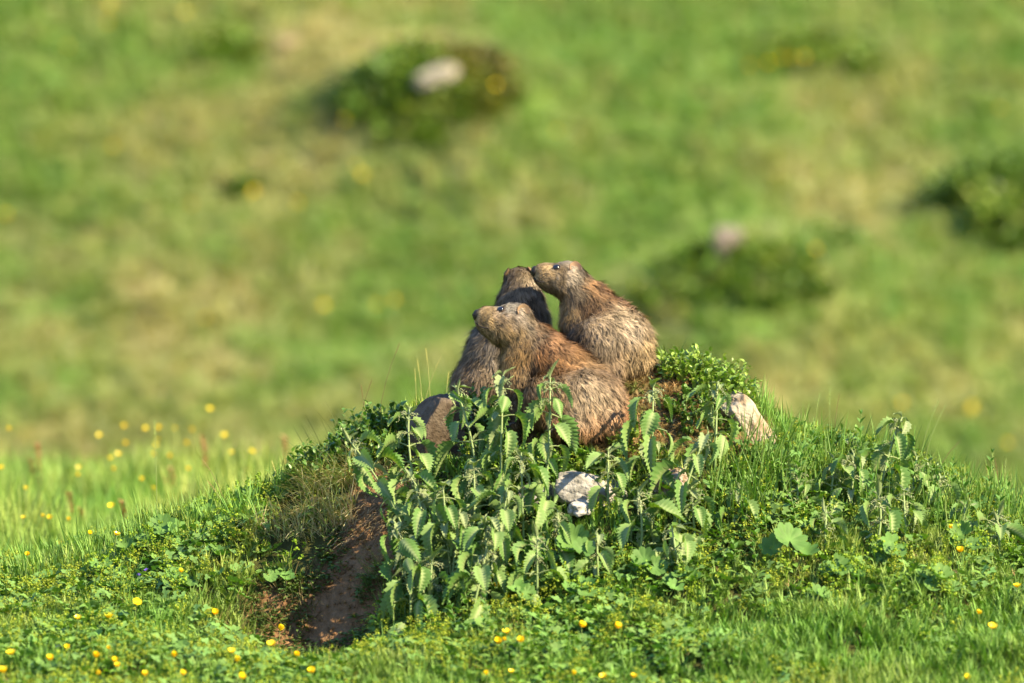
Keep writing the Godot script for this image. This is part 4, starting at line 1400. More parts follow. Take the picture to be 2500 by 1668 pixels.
func make_nettles() -> void:
	make_nettle_shapes()
	# tip (a, u), tip's z; foot x, z; bow; leaf size; turn; label
	var list := [
		[-400, 592, 0.36, -0.225, 0.5, 0.03, 0.95, 0.2, "nettle leaning farthest left, over the dry grass and bare soil"],
		[-252, 668, 0.3, -0.19, 0.42, -0.02, 1.0, 0.7, "nettle crossing in front of the brown boulder's left edge"],
		[-262, 520, 0.45, -0.15, 0.58, 0.03, 1.0, 0.3, "bent nettle below the brown boulder, beside the bare soil"],
		[-140, 726, 0.27, -0.085, 0.4, 0.02, 1.05, 1.1, "nettle with long flower clusters just right of the brown boulder"],
		[-22, 752, 0.36, -0.032, 0.48, 0.0, 1.12, 0.1, "tall nettle with a straight bare stem before the front marmot's chest"],
		[93, 745, 0.34, 0.065, 0.45, 0.008, 1.0, 0.5, "tall nettle standing in front of the front marmot's thigh"],
		[346, 724, 0.28, 0.335, 0.36, 0.0, 1.05, 0.2, "upright nettle right of the front marmot's rump"],
		[503, 730, 0.2, 0.49, 0.28, 0.0, 0.95, 0.3, "nettle before the sunlit bilberry, left of the pale boulder"],
		[478, 606, 0.4, 0.395, 0.5, -0.02, 1.15, 0.0, "thick-stemmed nettle leaning right, below the pale boulder"],
		[236, 566, 0.38, 0.23, 0.42, 0.0, 0.95, 0.9, "short nettle standing right in front of the whitish stones"],
		[-12, 474, 0.55, -0.04, 0.6, 0.0, 1.0, 0.4, "young nettle with upright tip left of the grey lichened stone"],
		[112, 420, 0.5, 0.115, 0.56, 0.0, 0.8, 0.2, "small nettle just below the grey lichened stone"],
		[308, 470, 0.48, 0.3, 0.52, 0.01, 1.1, 0.6, "broad-leaved nettle below the small white stone"],
		[-128, 420, 0.57, -0.15, 0.62, 0.0, 1.1, 0.2, "leafy nettle low in the densest clump, next to the bare soil"],
		[-64, 400, 0.6, -0.06, 0.66, 0.0, 1.05, 0.8, "broad nettle in the middle of the densest clump"],
		[-292, 395, 0.55, -0.225, 0.64, 0.02, 1.1, 0.1, "big-leaved nettle hanging over the burrow's right side"],
		[956, 648, 0.12, 0.89, 0.2, -0.01, 1.1, 0.5, "tallest nettle on the right-hand ridge"],
		[898, 458, 0.36, 0.87, 0.42, 0.01, 1.15, 0.2, "broad nettle low on the slope below the ridge's tallest nettle"],
		[1190, 410, 0.22, 1.18, 0.3, 0.0, 1.1, 0.4, "nettle at the right edge of the picture"],
		[790, 545, 0.18, 0.77, 0.25, 0.0, 0.85, 0.3, "small nettle among long grass left of the ridge's tallest nettle"],
		[62, 356, 0.62, 0.06, 0.66, 0.0, 0.95, 0.0, "low nettle below the small nettle under the lichened stone"],
		[208, 360, 0.56, 0.205, 0.6, 0.0, 0.85, 0.5, "low nettle with wide leaves under the whitish stones"],
		[392, 380, 0.55, 0.4, 0.6, 0.0, 0.95, 0.7, "low nettle at the foot of the thick-stemmed leaning nettle"],
		[440, 476, 0.44, 0.44, 0.48, 0.0, 0.95, 0.2, "nettle between the pinkish stone and the long grass"],
		[-196, 300, 0.65, -0.2, 0.69, 0.0, 1.05, 0.6, "lowest nettle of the dense clump, beside the burrow"],
		[992, 550, 0.06, 0.97, 0.12, 0.0, 0.9, 0.9, "nettle tucked behind the ridge's tallest nettle"],
		[-95, 530, 0.46, -0.11, 0.52, 0.01, 1.05, 0.3, "nettle filling the gap under the one with long flower clusters"],
		[-235, 470, 0.52, -0.19, 0.6, 0.01, 1.15, 0.0, "heavy-leaved nettle left of the dense clump, above the burrow's wall"],
		[-170, 480, 0.54, -0.14, 0.6, 0.0, 1.1, 0.5, "nettle with big hanging leaves at the dense clump's top left"],
		[-60, 330, 0.66, -0.1, 0.72, 0.0, 1.1, 0.3, "front nettle of the dense clump, reaching over the lawn"],
		[-250, 330, 0.62, -0.24, 0.68, 0.0, 1.05, 0.9, "low nettle drooping into the burrow's right wall"],
		[560, 470, 0.36, 0.54, 0.42, 0.0, 0.95, 0.6, "nettle deep in the long grass below the pale boulder"],
		[838, 560, 0.2, 0.82, 0.26, 0.0, 1.0, 0.8, "nettle left of the ridge's tallest nettle, half its height"],
		[1050, 500, 0.1, 1.03, 0.18, 0.0, 1.0, 0.1, "nettle on the ridge right of its tallest nettle"],
		[700, 520, 0.24, 0.69, 0.3, 0.0, 0.95, 0.5, "nettle standing in the long grass under the ridge bilberries"],
		[1110, 430, 0.2, 1.09, 0.28, 0.0, 1.05, 0.7, "nettle between the ridge and the right edge's nettle"],
		[960, 470, 0.28, 0.95, 0.34, 0.0, 1.05, 0.4, "nettle just below the ridge's tallest nettle"],
		[770, 420, 0.4, 0.75, 0.46, 0.0, 0.95, 0.2, "low nettle above the star-shaped leaf on the right slope"],
		[22, 560, 0.46, 0.03, 0.52, 0.0, 0.95, 0.7, "mid-height nettle between the two tallest ones"],
	]
	for s in list:
		var tip := mm(s[0], s[1], s[2])
		nettle(on_ground(s[3], s[4]), tip, Vector3(s[5], 0, 0.012), s[6], s[7], s[8])


func make_mantles() -> void:
	for s in [[9, 0.16, 0.35], [8, 0.2, 0.55], [9, 0.13, 0.2], [7, 0.24, 0.45]]:
		mantle_leaves.append(lobed_leaf(s[0], s[1], s[2], vary(lin(0.1, 0.2, 0.045), 0.15)))
	var spray := flower_spray(9)
	var green := StandardMaterial3D.new()
	green = M.leaf_matt.duplicate()
	green.albedo_color = Color(0.5, 0.6, 0.22)
	spray.surface_set_material(0, green)
	var L := func(a: float, u: float, h: float) -> Vector3: return seen(a, u - h, 1.6, -0.6)
	# a, u of the middle, number of leaves, leaf radius, height, sprays, label
	for s in [
		[-858, 345, 4, 0.032, 0.055, 2, "lady's mantle with a big upright fan leaf on the left bank"], [-910, 320, 4, 0.026, 0.045, 5, "lady's mantle with tall flower sprays at the left bank's outer end"], [-760, 400, 5, 0.026, 0.045, 6, "lady's mantle with yellow-green sprays on top of the left bank"],
		[-640, 440, 4, 0.024, 0.04, 6, "lady's mantle with sprays left of the dry grass"], [-700, 370, 5, 0.024, 0.035, 4, "dark-leaved lady's mantle on the left bank above the bare soil"], [-1010, 260, 5, 0.026, 0.04, 3, "lady's mantle low on the far left bank"], [-1130, 235, 5, 0.027, 0.04, 2, "lady's mantle at the left edge of the bank"],
		[155, 300, 4, 0.036, 0.07, 1, "lady's mantle with the largest leaf below the nettle clump"], [60, 285, 5, 0.03, 0.05, 2, "lady's mantle with round leaves in the shade below the nettle clump"], [30, 220, 5, 0.03, 0.045, 1, "lady's mantle with a pale bent leaf beneath the nettle clump"], [175, 205, 5, 0.028, 0.045, 3, "lady's mantle low in the lawn's middle"],
		[330, 270, 5, 0.028, 0.05, 3, "lady's mantle under the thick-stemmed leaning nettle"], [420, 235, 4, 0.026, 0.045, 4, "lady's mantle at the edge of the fine grass"], [680, 300, 3, 0.04, 0.08, 2, "lady's mantle with a star-shaped pale leaf on the right slope"], [800, 250, 5, 0.028, 0.05, 5, "lady's mantle under the star-shaped leaf, right slope"],
		[930, 300, 5, 0.03, 0.05, 5, "lady's mantle below the broad right-hand nettle"], [1050, 220, 5, 0.03, 0.05, 4, "lady's mantle low on the right slope"], [1110, 330, 4, 0.026, 0.05, 4, "lady's mantle near the right edge, beneath the ridge"], [750, 190, 4, 0.028, 0.045, 3, "lady's mantle lowest on the right slope"],
		[-560, 250, 4, 0.02, 0.03, 1, "small lady's mantle on the burrow's left rim"], [-820, 230, 5, 0.024, 0.035, 3, "lady's mantle in the lawn under the left bank"],
	]:
		var at: Vector3 = L.call(s[0], s[1], s[4] * 1000.0 * 0.7)
		var leaves := []
		for k in s[2]:
			var a: float = TAU * k / s[2] + rng.randf_range(-0.5, 0.5) + s[0]
			var reach := rng.randf_range(0.02, 0.05) if k > 0 else 0.004
			leaves.append([cos(a) * reach, s[4] * (rng.randf_range(0.6, 1.0) if k > 0 else 1.15), sin(a) * reach, s[3] * (rng.randf_range(0.7, 1.0) if k > 0 else 1.1), rng.randf_range(-0.4, 0.5), rng.randf_range(0.2, 0.9)])
		lady_mantle(at.x, at.z, leaves, s[6], s[5], spray)


func by_x(a: Array, b: Array) -> bool:
	return a[0] < b[0]


func make_buttercups() -> void:
	make_blossoms()
	# places of the blossoms: a, u
	var beds := [
		["buttercup in the lawn under the left bank", "lawn buttercups left of the burrow", [[-820, 266], [-735, 163], [-690, 68], [-673, 46], [-1063, 150], [-1090, 78], [-1125, 50], [-1022, 56], [-995, 76], [-980, 46], [-965, 33], [-1020, 14], [-1230, 63], [-1245, 18], [-830, 58], [-820, 13], [-930, 188], [-995, 153], [-900, 10]]],
		["buttercup along the burrow's lower rim", "buttercups at the burrow", [[-575, 123], [-598, 85], [-530, 58], [-495, 18], [-660, 4]]],
		["buttercup in the lawn below the nettle clump", "lawn buttercups below the nettles", [[-35, 228], [-7, 202], [-7, 115], [-20, 98], [-37, 91], [15, 93], [177, 131], [248, 128], [-65, 13], [-5, 18], [153, 13], [225, 6], [300, 6]]],
		["buttercup on the right slope", "buttercups on the right slope", [[995, 403], [1075, 370], [1100, 316], [1150, 163], [1170, 128], [1115, 5], [1243, 228]]],
	]
	for bed in beds:
		bed[2].sort_custom(by_x)
		for k in bed[2].size():
			var s: Array = bed[2][k]
			var tall := rng.randf_range(0.045, 0.075)
			var at := seen(s[0], s[1] - tall * 1000.0, 2.4, -0.6)
			var h: float = clampf(mm(s[0], s[1], at.z).y - at.y, 0.03, 0.12)
			buttercup(at.x, at.z, h, 0.0135 * rng.randf_range(0.7, 1.2), "yellow %s, %s from the left" % [bed[0], ORD[k]], bed[1])
	# farther back on the left, in the tall grass
	var back := [[-1245, 608, -3.2], [-1222, 618, -3.2], [-950, 623, -4.2], [-930, 583, -3.8], [-920, 618, -4], [-970, 553, -3.4], [-830, 618, -4.2], [-885, 553, -3.5], [-830, 548, -3.4], [-1055, 523, -3], [-1045, 503, -2.8], [-960, 518, -3], [-855, 618, -4], [-915, 493, -2.8], [-810, 613, -4.2], [-740, 663, -4.4], [-775, 518, -3], [-705, 558, -3.4], [-1215, 398, -1.4], [-1165, 403, -1.5], [-1135, 398, -1.6], [-1100, 393, -1.5], [-990, 428, -1.8], [-1102, 333, -0.7], [-1045, 338, -0.7], [-1105, 311, -0.9], [-1055, 310, -0.9], [-980, 303, -0.7], [-1195, 278, -0.6], [-1010, 600, -4.0], [-890, 590, -3.8], [-860, 575, -3.6], [-1000, 545, -3.2], [-780, 580, -3.8], [-1180, 470, -2.2], [-1230, 520, -2.6], [-870, 470, -2.4], [-720, 600, -4.0], [-650, 560, -3.6]]
	back.sort_custom(by_x)
	for k in back.size():
		var s: Array = back[k]
		var at := mm(s[0], s[1], s[2])
		var h := at.y - ground(at.x, s[2])
		if h < 0.06:
			at = seen(s[0], s[1] - 80.0, 0.2, -6.0)
			h = 0.1
		var where := "upper" if s[2] < -2.5 else "lower"
		buttercup(at.x, at.z, h, 0.0105 * rng.randf_range(0.8, 1.15), "yellow buttercup in the tall grass behind the left bank, %s%s from the left" % ["" if k < 20 else "twenty-" if k < 30 else "thirty-", ORD[k if k < 20 else k % 10]], "buttercups in the tall grass")
	# on the far slope, out of focus
	var far := [[-790, 1152], [-520, 1155], [-640, 1185], [-630, 1178], [-800, 1622], [-980, 1640], [-980, 1290], [-980, 1600], [-290, 910], [-465, 895], [-410, 1350], [-390, 1245], [-760, 862], [-1240, 1125], [620, 1500], [660, 1510], [690, 1506], [720, 1505], [580, 1492], [1120, 646], [1135, 655], [1200, 1380], [100, 1330], [-30, 1440], [750, 1040], [-1090, 1540], [-340, 905], [-370, 1215], [-230, 640], [960, 660], [1220, 560]]
	far.sort_custom(by_x)
	for k in far.size():
		var s: Array = far[k]
		var at := seen(s[0], s[1] - 40.0, -9.0, -24.0)
		buttercup(at.x, at.z, 0.09, 0.019, "blurred yellow flower on the far slope, %s%s from the left" % ["" if k < 20 else ("twenty-" if k < 30 else "thirty-"), ORD[k % 10 if k >= 20 else k]], "flowers on the far slope")


func make_stalks() -> void:
	var g := "seed-bearing grass stalks on the mound"
	var k := 0
	var row := [[-285, 828, -0.33, 0.3, 2], [-212, 815, -0.2, 0.1, 0], [-168, 795, -0.22, 0.25, 0], [-340, 738, -0.38, -0.25, 2], [-375, 725, -0.36, -0.3, 2], [-240, 765, -0.235, 0.1, 0], [-150, 758, -0.165, 0.1, 0], [-235, 788, -0.22, -0.05, 0]]
	row.sort_custom(by_x)
	for s in row:
		seed_grass(s[2], -0.1, mm(s[0], s[1], -0.1).y - ground(s[2], -0.1), (s[0] * 0.001 - s[2]) / 0.2, 0.03, s[4], "thin grass stalk left of the dark marmot, tip %s from the left" % ORD[k], g)
		k += 1
	k = 0
	row = [[758, 708, 0.74, 1], [782, 722, 0.78, 1], [805, 705, 0.79, 2], [1050, 690, 1.0, 1], [1068, 680, 1.01, 1], [1100, 588, 1.04, 2], [1182, 560, 1.19, 1], [1188, 545, 1.2, 2], [1230, 510, 1.22, 1], [1165, 530, 1.18, 2], [1240, 500, 1.21, 1], [1215, 545, 1.21, 1]]
	row.sort_custom(by_x)
	for s in row:
		var h: float = mm(s[0], s[1], -0.06).y - ground(s[2], -0.06)
		seed_grass(s[2], -0.06, h, (s[0] * 0.001 - s[2]) / h, 0.045, s[3], "thin grass stalk on the right-hand ridge, tip %s from the left" % ORD[k], g)
		k += 1
	k = 0
	for s in [[-758, 545, -0.7, 2], [-745, 490, -0.7, 2], [-588, 540, -0.57, 0], [-1000, 330, -0.98, 2], [-875, 640, -0.87, 1]]:
		var h: float = mm(s[0], s[1], 0.0).y - ground(s[2], 0.0)
		seed_grass(s[2], 0.0, h, (s[0] * 0.001 - s[2]) / h, 0.035, s[3], ["taller dark seeding stalk of two on the left bank's crest", "shorter dark seeding stalk of two on the left bank's crest", "pale grass stalk next to the dry combed grass tufts", "dark grass stalk near the left bank's outer end", "tallest green grass stalk rising behind the left bank"][k], g)
		k += 1
	# reddish sorrel in the tall grass
	k = 0
	row = [[-1090, 460], [-1060, 420], [-1110, 270], [-1095, 290], [-850, 500], [-840, 520], [-960, 440], [-650, 520], [-1165, 580], [-760, 600], [-560, 600], [-1180, 540]]
	row.sort_custom(by_x)
	for s in row:
		var z: float = -3.5 if s[1] > 480 else (-2.2 if s[1] > 400 else -0.8)
		var at := mm(s[0], s[1], z)
		var h := maxf(at.y - ground(at.x, z), 0.08)
		var t := thing("sorrel", "reddish sorrel stalk in the tall grass behind the left bank, %s from the left" % ORD[k], "plant", on_ground(at.x, z), "sorrel in the tall grass")
		var mb := MB.new()
		mb.tube([Vector3(0, -0.01, 0), Vector3(0.01, h * 0.5, 0), Vector3(0, h, 0)], 0.0016, 0.0008, 4, lin(0.2, 0.16, 0.06), lin(0.36, 0.2, 0.08))
		part(t, "stem", mb.mesh(M.stem))
		mb = MB.new()
		for q in 60:
			var f := rng.randf_range(0.55, 1.0)
			var a := rng.randf() * TAU
			slim_into(mb, Transform3D(Basis(Vector3.UP, a) * Basis(Vector3.BACK, 0.6), Vector3(0.01 * sin(f * 3), h * f, 0)).scaled_local(Vector3.ONE * 0.016), 0.3, 0.3, 0.2, vary(lin(0.42, 0.26, 0.11), 0.3), 3)
		part(t, "seed_head", mb.mesh(M.dry), Transform3D(), "stuff")
		k += 1


func make_herbs() -> void:
	for s in [[0.2, 0.7, 0.2], [0.24, 0.4, 0.35], [0.17, 0.9, 0.3]]:
		herb_leaf.append(slim_leaf(s[0], s[1], s[2], vary(lin(0.105, 0.22, 0.045), 0.12), M.leaf))
	for bed in [
		["bright green herb with paired leaves below the nettle clump", [[-225, 130], [-195, 110], [-160, 165], [-135, 120], [-110, 150], [-80, 90], [-55, 130], [-30, 60], [0, 40], [35, 65], [70, 90], [100, 50], [-205, 60], [-120, 60], [140, 70]]],
		["bright green herb under the long grass right of the nettles", [[520, 330], [560, 350], [590, 310], [620, 345], [650, 300], [545, 280], [600, 260], [700, 370]]],
		["tall leafy herb on the right-hand ridge and slope", [[640, 480], [690, 440], [740, 500], [790, 470], [850, 520], [900, 400], [940, 430], [1000, 450], [1040, 400], [1080, 440], [1120, 380], [1160, 420], [1200, 360], [1230, 400], [860, 380], [720, 390]]],
		["bright green herb at the lower edge right of the middle", [[480, 30], [520, 60], [550, 20], [580, 75], [620, 45], [660, 25], [430, 60], [390, 20]]],
		["bright green herb with paired leaves between the low nettles", [[-30, 300], [40, 330], [90, 240], [260, 300], [300, 240], [360, 320], [-75, 245]]],
	]:
		bed[1].sort_custom(by_x)
		for k in bed[1].size():
			var s: Array = bed[1][k]
			var at := seen(s[0], s[1] - 20.0, 2.2, -0.5)
			var up := 1.4 if bed[0].begins_with("tall") else 1.0
			leafy_herb(at.x, at.z, rng.randf_range(0.075, 0.115) * up, rng.randf_range(0.021, 0.028) * (0.5 + 0.5 * up), "%s, %s from the left" % [bed[0], ORD[k]], "bright green leafy herbs")


func make_clumps() -> void:
	var hay := [lin(0.5, 0.44, 0.23), lin(0.38, 0.4, 0.16), lin(0.23, 0.32, 0.09), lin(0.55, 0.47, 0.26), lin(0.28, 0.36, 0.1)]
	var green := [lin(0.1, 0.2, 0.035), lin(0.14, 0.25, 0.05), lin(0.17, 0.26, 0.08)]
	var g := "clumps of long grass on the mound"
	grass_clump("dry combed grass hanging over the left slope, upper of two tufts", g, -0.43, 0.08, 0.075, 460, 0.07, 0.14, 0.0021, Vector3(-0.5, 0, 0.55), Vector3(-0.25, -0.9, 0.5), hay, M.dry)
	grass_clump("dry combed grass hanging over the left slope, lower of two tufts", g, -0.45, 0.22, 0.07, 380, 0.06, 0.12, 0.002, Vector3(-0.45, 0, 0.6), Vector3(-0.2, -1.0, 0.5), hay, M.dry)
	grass_clump("straw-coloured grass on the left bank beside the dry tufts", g, -0.58, 0.2, 0.07, 240, 0.05, 0.11, 0.002, Vector3(-0.3, 0, 0.4), Vector3(-0.3, -0.8, 0.5), hay, M.dry)
	grass_clump("dry grass fringe at the top of the bare soil", g, -0.33, 0.06, 0.06, 170, 0.04, 0.08, 0.0015, Vector3(0.3, 0, 0.6), Vector3(0.2, -1.4, 0.6), hay, M.dry)
	grass_clump("matted dry root fibres on the soil slope beside the nettles", g, -0.34, 0.26, 0.08, 300, 0.04, 0.09, 0.0013, Vector3(-0.5, -0.5, 0.8), Vector3(-0.5, -1.5, 0.6), [lin(0.3, 0.21, 0.11), lin(0.24, 0.17, 0.09), lin(0.33, 0.26, 0.14)], M.dry)
	grass_clump("brown withered plants hanging into the burrow's mouth", g, -0.55, 0.42, 0.08, 260, 0.03, 0.08, 0.0022, Vector3(0.2, 0, 0.7), Vector3(0.3, -1.4, 0.6), [lin(0.09, 0.12, 0.035), lin(0.2, 0.15, 0.07), lin(0.07, 0.1, 0.03)], M.dry)
	grass_clump("mixed green and dry grass hanging over the burrow's right rim", g, -0.29, 0.44, 0.06, 130, 0.05, 0.11, 0.0022, Vector3(-0.5, 0, 0.4), Vector3(-0.5, -0.9, 0.3), [lin(0.14, 0.24, 0.05), lin(0.3, 0.25, 0.11), lin(0.11, 0.2, 0.04)], M.grass)
	grass_clump("mixed grass along the burrow's lower lip", g, -0.5, 0.86, 0.1, 150, 0.04, 0.09, 0.0024, Vector3(0.1, 0, 0), Vector3(0.2, -0.4, 0.1), [lin(0.14, 0.25, 0.05), lin(0.19, 0.28, 0.06), lin(0.3, 0.26, 0.11)], M.grass)
	grass_clump("mixed grass on the burrow's left rim", g, -0.67, 0.5, 0.08, 170, 0.04, 0.09, 0.0022, Vector3(0.3, 0, 0.2), Vector3(0.4, -0.7, 0.2), [lin(0.13, 0.22, 0.045), lin(0.28, 0.23, 0.1), lin(0.1, 0.17, 0.04)], M.grass)
	grass_clump("long green grass left of the ridge, below the pale boulder", g, 0.63, 0.22, 0.09, 110, 0.09, 0.2, 0.004, Vector3(0.1, 0, 0.2), Vector3(0.15, -0.5, 0.2), green, M.grass)
	grass_clump("long green grass beside the thick-stemmed leaning nettle", g, 0.55, 0.36, 0.08, 110, 0.09, 0.19, 0.0038, Vector3(0.05, 0, 0.2), Vector3(-0.2, -0.5, 0.2), green, M.grass)
	grass_clump("long green grass on the ridge between the bilberries", g, 0.78, 0.08, 0.09, 90, 0.08, 0.19, 0.0038, Vector3(0.05, 0, 0.1), Vector3(0.2, -0.5, 0.2), green, M.grass)
	grass_clump("long green grass round the foot of the right-hand nettles", g, 0.97, 0.22, 0.12, 110, 0.07, 0.16, 0.0036, Vector3(0.0, 0, 0.1), Vector3(0.2, -0.6, 0.2), green, M.grass)
	grass_clump("long grass at the right edge beside the last nettle", g, 1.2, 0.1, 0.09, 80, 0.09, 0.2, 0.0034, Vector3(0.05, 0, 0.05), Vector3(0.1, -0.4, 0.2), green, M.grass)
	grass_clump("few long blades in front of the pinkish stone", g, 0.36, 0.42, 0.05, 26, 0.1, 0.18, 0.0045, Vector3(-0.2, 0, 0.3), Vector3(-0.3, -0.8, 0.2), green, M.grass)
	grass_clump("dark grass spikes on the left crest behind the bilberry", g, -0.44, -0.12, 0.05, 26, 0.09, 0.17, 0.0018, Vector3(-0.5, 0, 0), Vector3(-0.3, -0.1, 0), [lin(0.08, 0.1, 0.03)], M.grass)


# one lobed leaf on its stalk, with two smaller ones
func small_mantle() -> ArrayMesh:
	var leaf := lobed_leaf(7, 0.17, 0.3, lin(0.11, 0.21, 0.045))
	var st := SurfaceTool.new()
	for k in 3:
		var a := k * 2.1
		var r: float = [0.0, 0.022, 0.026][k]
		st.append_from(leaf, 0, Transform3D(Basis(Vector3.RIGHT, 0.5 - 0.3 * k) * Basis(Vector3.UP, a), Vector3(cos(a) * r, 0.034 - 0.008 * k, sin(a) * r)).scaled_local(Vector3.ONE * [0.018, 0.013, 0.011][k]))
	var mb := MB.new()
	for k in 3:
		var a := k * 2.1
		var r: float = [0.0, 0.022, 0.026][k]
		mb.tube([Vector3(0, -0.005, 0), Vector3(cos(a) * r, 0.034 - 0.008 * k, sin(a) * r)], 0.0009, 0.0007, 3, lin(0.14, 0.2, 0.06), lin(0.17, 0.24, 0.07))
	st.append_from(mb.mesh(M.leaf_matt), 0, Transform3D())
	var m := st.commit()
	m.surface_set_material(0, M.leaf_matt)
	return m


func clod() -> ArrayMesh:
	var mb := egg(Vector3.ONE, Color.WHITE, 5, 7)
	for k in mb.v.size():
		mb.v[k] *= 1.0 + 0.45 * fine.get_noise_3dv(mb.v[k].snapped(Vector3.ONE * 0.01) * 60.0)
	return mb.mesh(M.ground)


func make_cover() -> void:
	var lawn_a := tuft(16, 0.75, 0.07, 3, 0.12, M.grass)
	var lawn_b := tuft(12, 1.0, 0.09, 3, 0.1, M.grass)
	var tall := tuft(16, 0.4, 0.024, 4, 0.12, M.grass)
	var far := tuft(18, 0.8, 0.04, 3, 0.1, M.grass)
	var herb := low_herb(9, false)
	var clover := low_herb(7, true)
	var spray := flower_spray(8)
	var lobed := small_mantle()
	var dry := tuft(16, 1.4, 0.05, 3, 0.15, M.dry)
	var G := {}
	var put := func(key: String, x: float, z: float, size: float, tall_by: float, c: Color) -> void:
		if not G.has(key):
			G[key] = [[], PackedColorArray()]
		G[key][0].append(Transform3D(Basis(Vector3.UP, rng.randf() * TAU) * Basis(Vector3.RIGHT, rng.randf_range(-0.15, 0.15)), on_ground(x, z, 0.004)).scaled_local(Vector3(size, size * tall_by, size)))
		G[key][1].append(c)
	# lawn and herbs round the mound
	for k in 36000:
		var x := rng.randf_range(-1.75, 1.75)
		var z := rng.randf_range(-1.0, 2.3)
		if rng.randf() < bare(x, z) * 1.02 or (hay(x, z) and rng.randf() < 0.92):
			continue
		if top_turf(x, z) > 0.4 and z < 0.38:
			continue
		var patch := noise.get_noise_2d(x * 120 + 50, z * 120)
		var warm := noise.get_noise_2d(x * 60, z * 60 + 200)
		var c := lin(0.135, 0.26, 0.042).lerp(lin(0.24, 0.31, 0.065), clampf(0.5 + warm * 1.4, 0, 1))
		c = vary(c, 0.25)
		var ridge := smoothstep(0.5, -0.2, z)
		var right_fine := smoothstep(0.3, 0.7, x) * smoothstep(0.55, 0.8, z)
		if rng.randf() < 0.5 + patch * 1.0 + right_fine * 0.5:
			put.call("lawn_a" if rng.randf() < 0.6 else "lawn_b", x, z, rng.randf_range(0.035, 0.065) * (1.0 + 0.5 * ridge + 0.25 * right_fine), rng.randf_range(0.8, 1.4), c)
		elif rng.randf() < 0.36 - warm * 0.5:
			put.call("herb", x, z, rng.randf_range(0.024, 0.05), rng.randf_range(0.7, 1.2), vary(lin(0.15, 0.27, 0.045), 0.25))
		elif rng.randf() < 0.42:
			put.call("clover", x, z, rng.randf_range(0.028, 0.052), rng.randf_range(0.7, 1.2), vary(lin(0.13, 0.235, 0.055), 0.25))
		else:
			if rng.randf() < 0.45:
				put.call("lobed", x, z, rng.randf_range(0.7, 1.15), 1.0, vary(lin(1.0, 1.0, 1.0), 0.22))
			else:
				put.call("spray", x, z, rng.randf_range(0.045, 0.08), 1.0, vary(lin(0.27, 0.33, 0.05), 0.2))
	# dry straws lying in the lawn
	for k in 1000:
		var x := rng.randf_range(-1.5, 1.5)
		var z := rng.randf_range(0.4, 2.0)
		if bare(x, z) < 0.3:
			put.call("dry", x, z, rng.randf_range(0.03, 0.055), 1.0, vary(lin(0.4, 0.31, 0.14), 0.25))
	# moss and brown turf on the mound's top
	for k in 9000:
		var x := rng.randf_range(-0.35, 0.72)
		var z := rng.randf_range(-0.4, 0.36)
		if top_turf(x, z) < 0.25 or bare(x, z) > 0.6:
			continue
		var c := lin(0.36, 0.25, 0.11) if noise.get_noise_2d(x * 260, z * 260) > -0.12 else lin(0.17, 0.2, 0.05)
		put.call("moss", x, z, rng.randf_range(0.018, 0.038), 0.75, vary(c, 0.3))
	# thin litter on the bare soil
	for k in 4200:
		var x := rng.randf_range(-0.75, -0.1)
		var z := rng.randf_range(0.0, 0.95)
		var b := bare(x, z)
		if b < 0.2:
			continue
		if k % 4 == 0:
			put.call("clod", x, z, rng.randf_range(0.003, 0.011), 0.8, vary(lin(0.22, 0.13, 0.07), 0.25))
			continue
		var p := noise.get_noise_2d(x * 240, z * 240 + 9)
		if (p > -0.06 or x < -0.5) and not (x > -0.4 and z < 0.42):
			put.call("herb", x, z, rng.randf_range(0.016, 0.034), 0.7, vary(lin(0.1, 0.16, 0.04), 0.3))
		elif rng.randf() < 0.45:
			put.call("dry", x, z, rng.randf_range(0.018, 0.04), 0.6, vary(lin(0.3, 0.21, 0.1), 0.3))
	# tall grass behind the left bank, thinner elsewhere behind the mound
	for k in 15000:
		var z := rng.randf_range(-6.2, -0.35)
		var x := rng.randf_range(-2.6, 0.1) if k % 4 else rng.randf_range(0.0, 2.6)
		var patch := noise.get_noise_2d(x * 40 + 10, z * 40)
		var c := lin(0.14, 0.28, 0.04).lerp(lin(0.27, 0.33, 0.075), clampf(0.4 + patch * 1.6, 0, 1))
		var rise := smoothstep(-0.3, -1.4, z)
		put.call("tall", x, z, rng.randf_range(0.08, 0.17) * (0.5 + 0.5 * rise) * (1.15 + patch), 1.0, vary(c, 0.28))
	# wispy blades along the banks and through the lawn
	for k in 900:
		var x := rng.randf_range(-1.5, 1.5)
		var z := rng.randf_range(-0.2, 0.2) if k % 2 else rng.randf_range(0.3, 2.0)
		if bare(x, z) > 0.2 or hay(x, z) or (x > -0.5 and x < 0.6 and z < 0.5):
			continue
		put.call("tall", x, z, rng.randf_range(0.06, 0.15) * (1.0 if k % 2 else 0.7), 1.0, vary(lin(0.16, 0.29, 0.055), 0.3))
	# the far slope
	for k in 60000:
		var x := rng.randf_range(-4.6, 4.6)
		var z := rng.randf_range(-20.0, -10.0)
		var d := dryness(x, z)
		var c := lin(0.145, 0.29, 0.055).lerp(lin(0.24, 0.34, 0.09), rng.randf())
		c = c.lerp(lin(0.47, 0.41, 0.2), clampf(d * 0.9 + rng.randf_range(-0.25, 0.25), 0, 1))
		put.call("far", x, z, rng.randf_range(0.09, 0.18), rng.randf_range(0.45, 0.75), vary(c, 0.25))
	var meshes := {"lawn_a": lawn_a, "lawn_b": lawn_b, "herb": herb, "clover": clover, "spray": spray, "lobed": lobed, "clod": clod(), "dry": dry, "moss": dry, "tall": tall, "far": far}
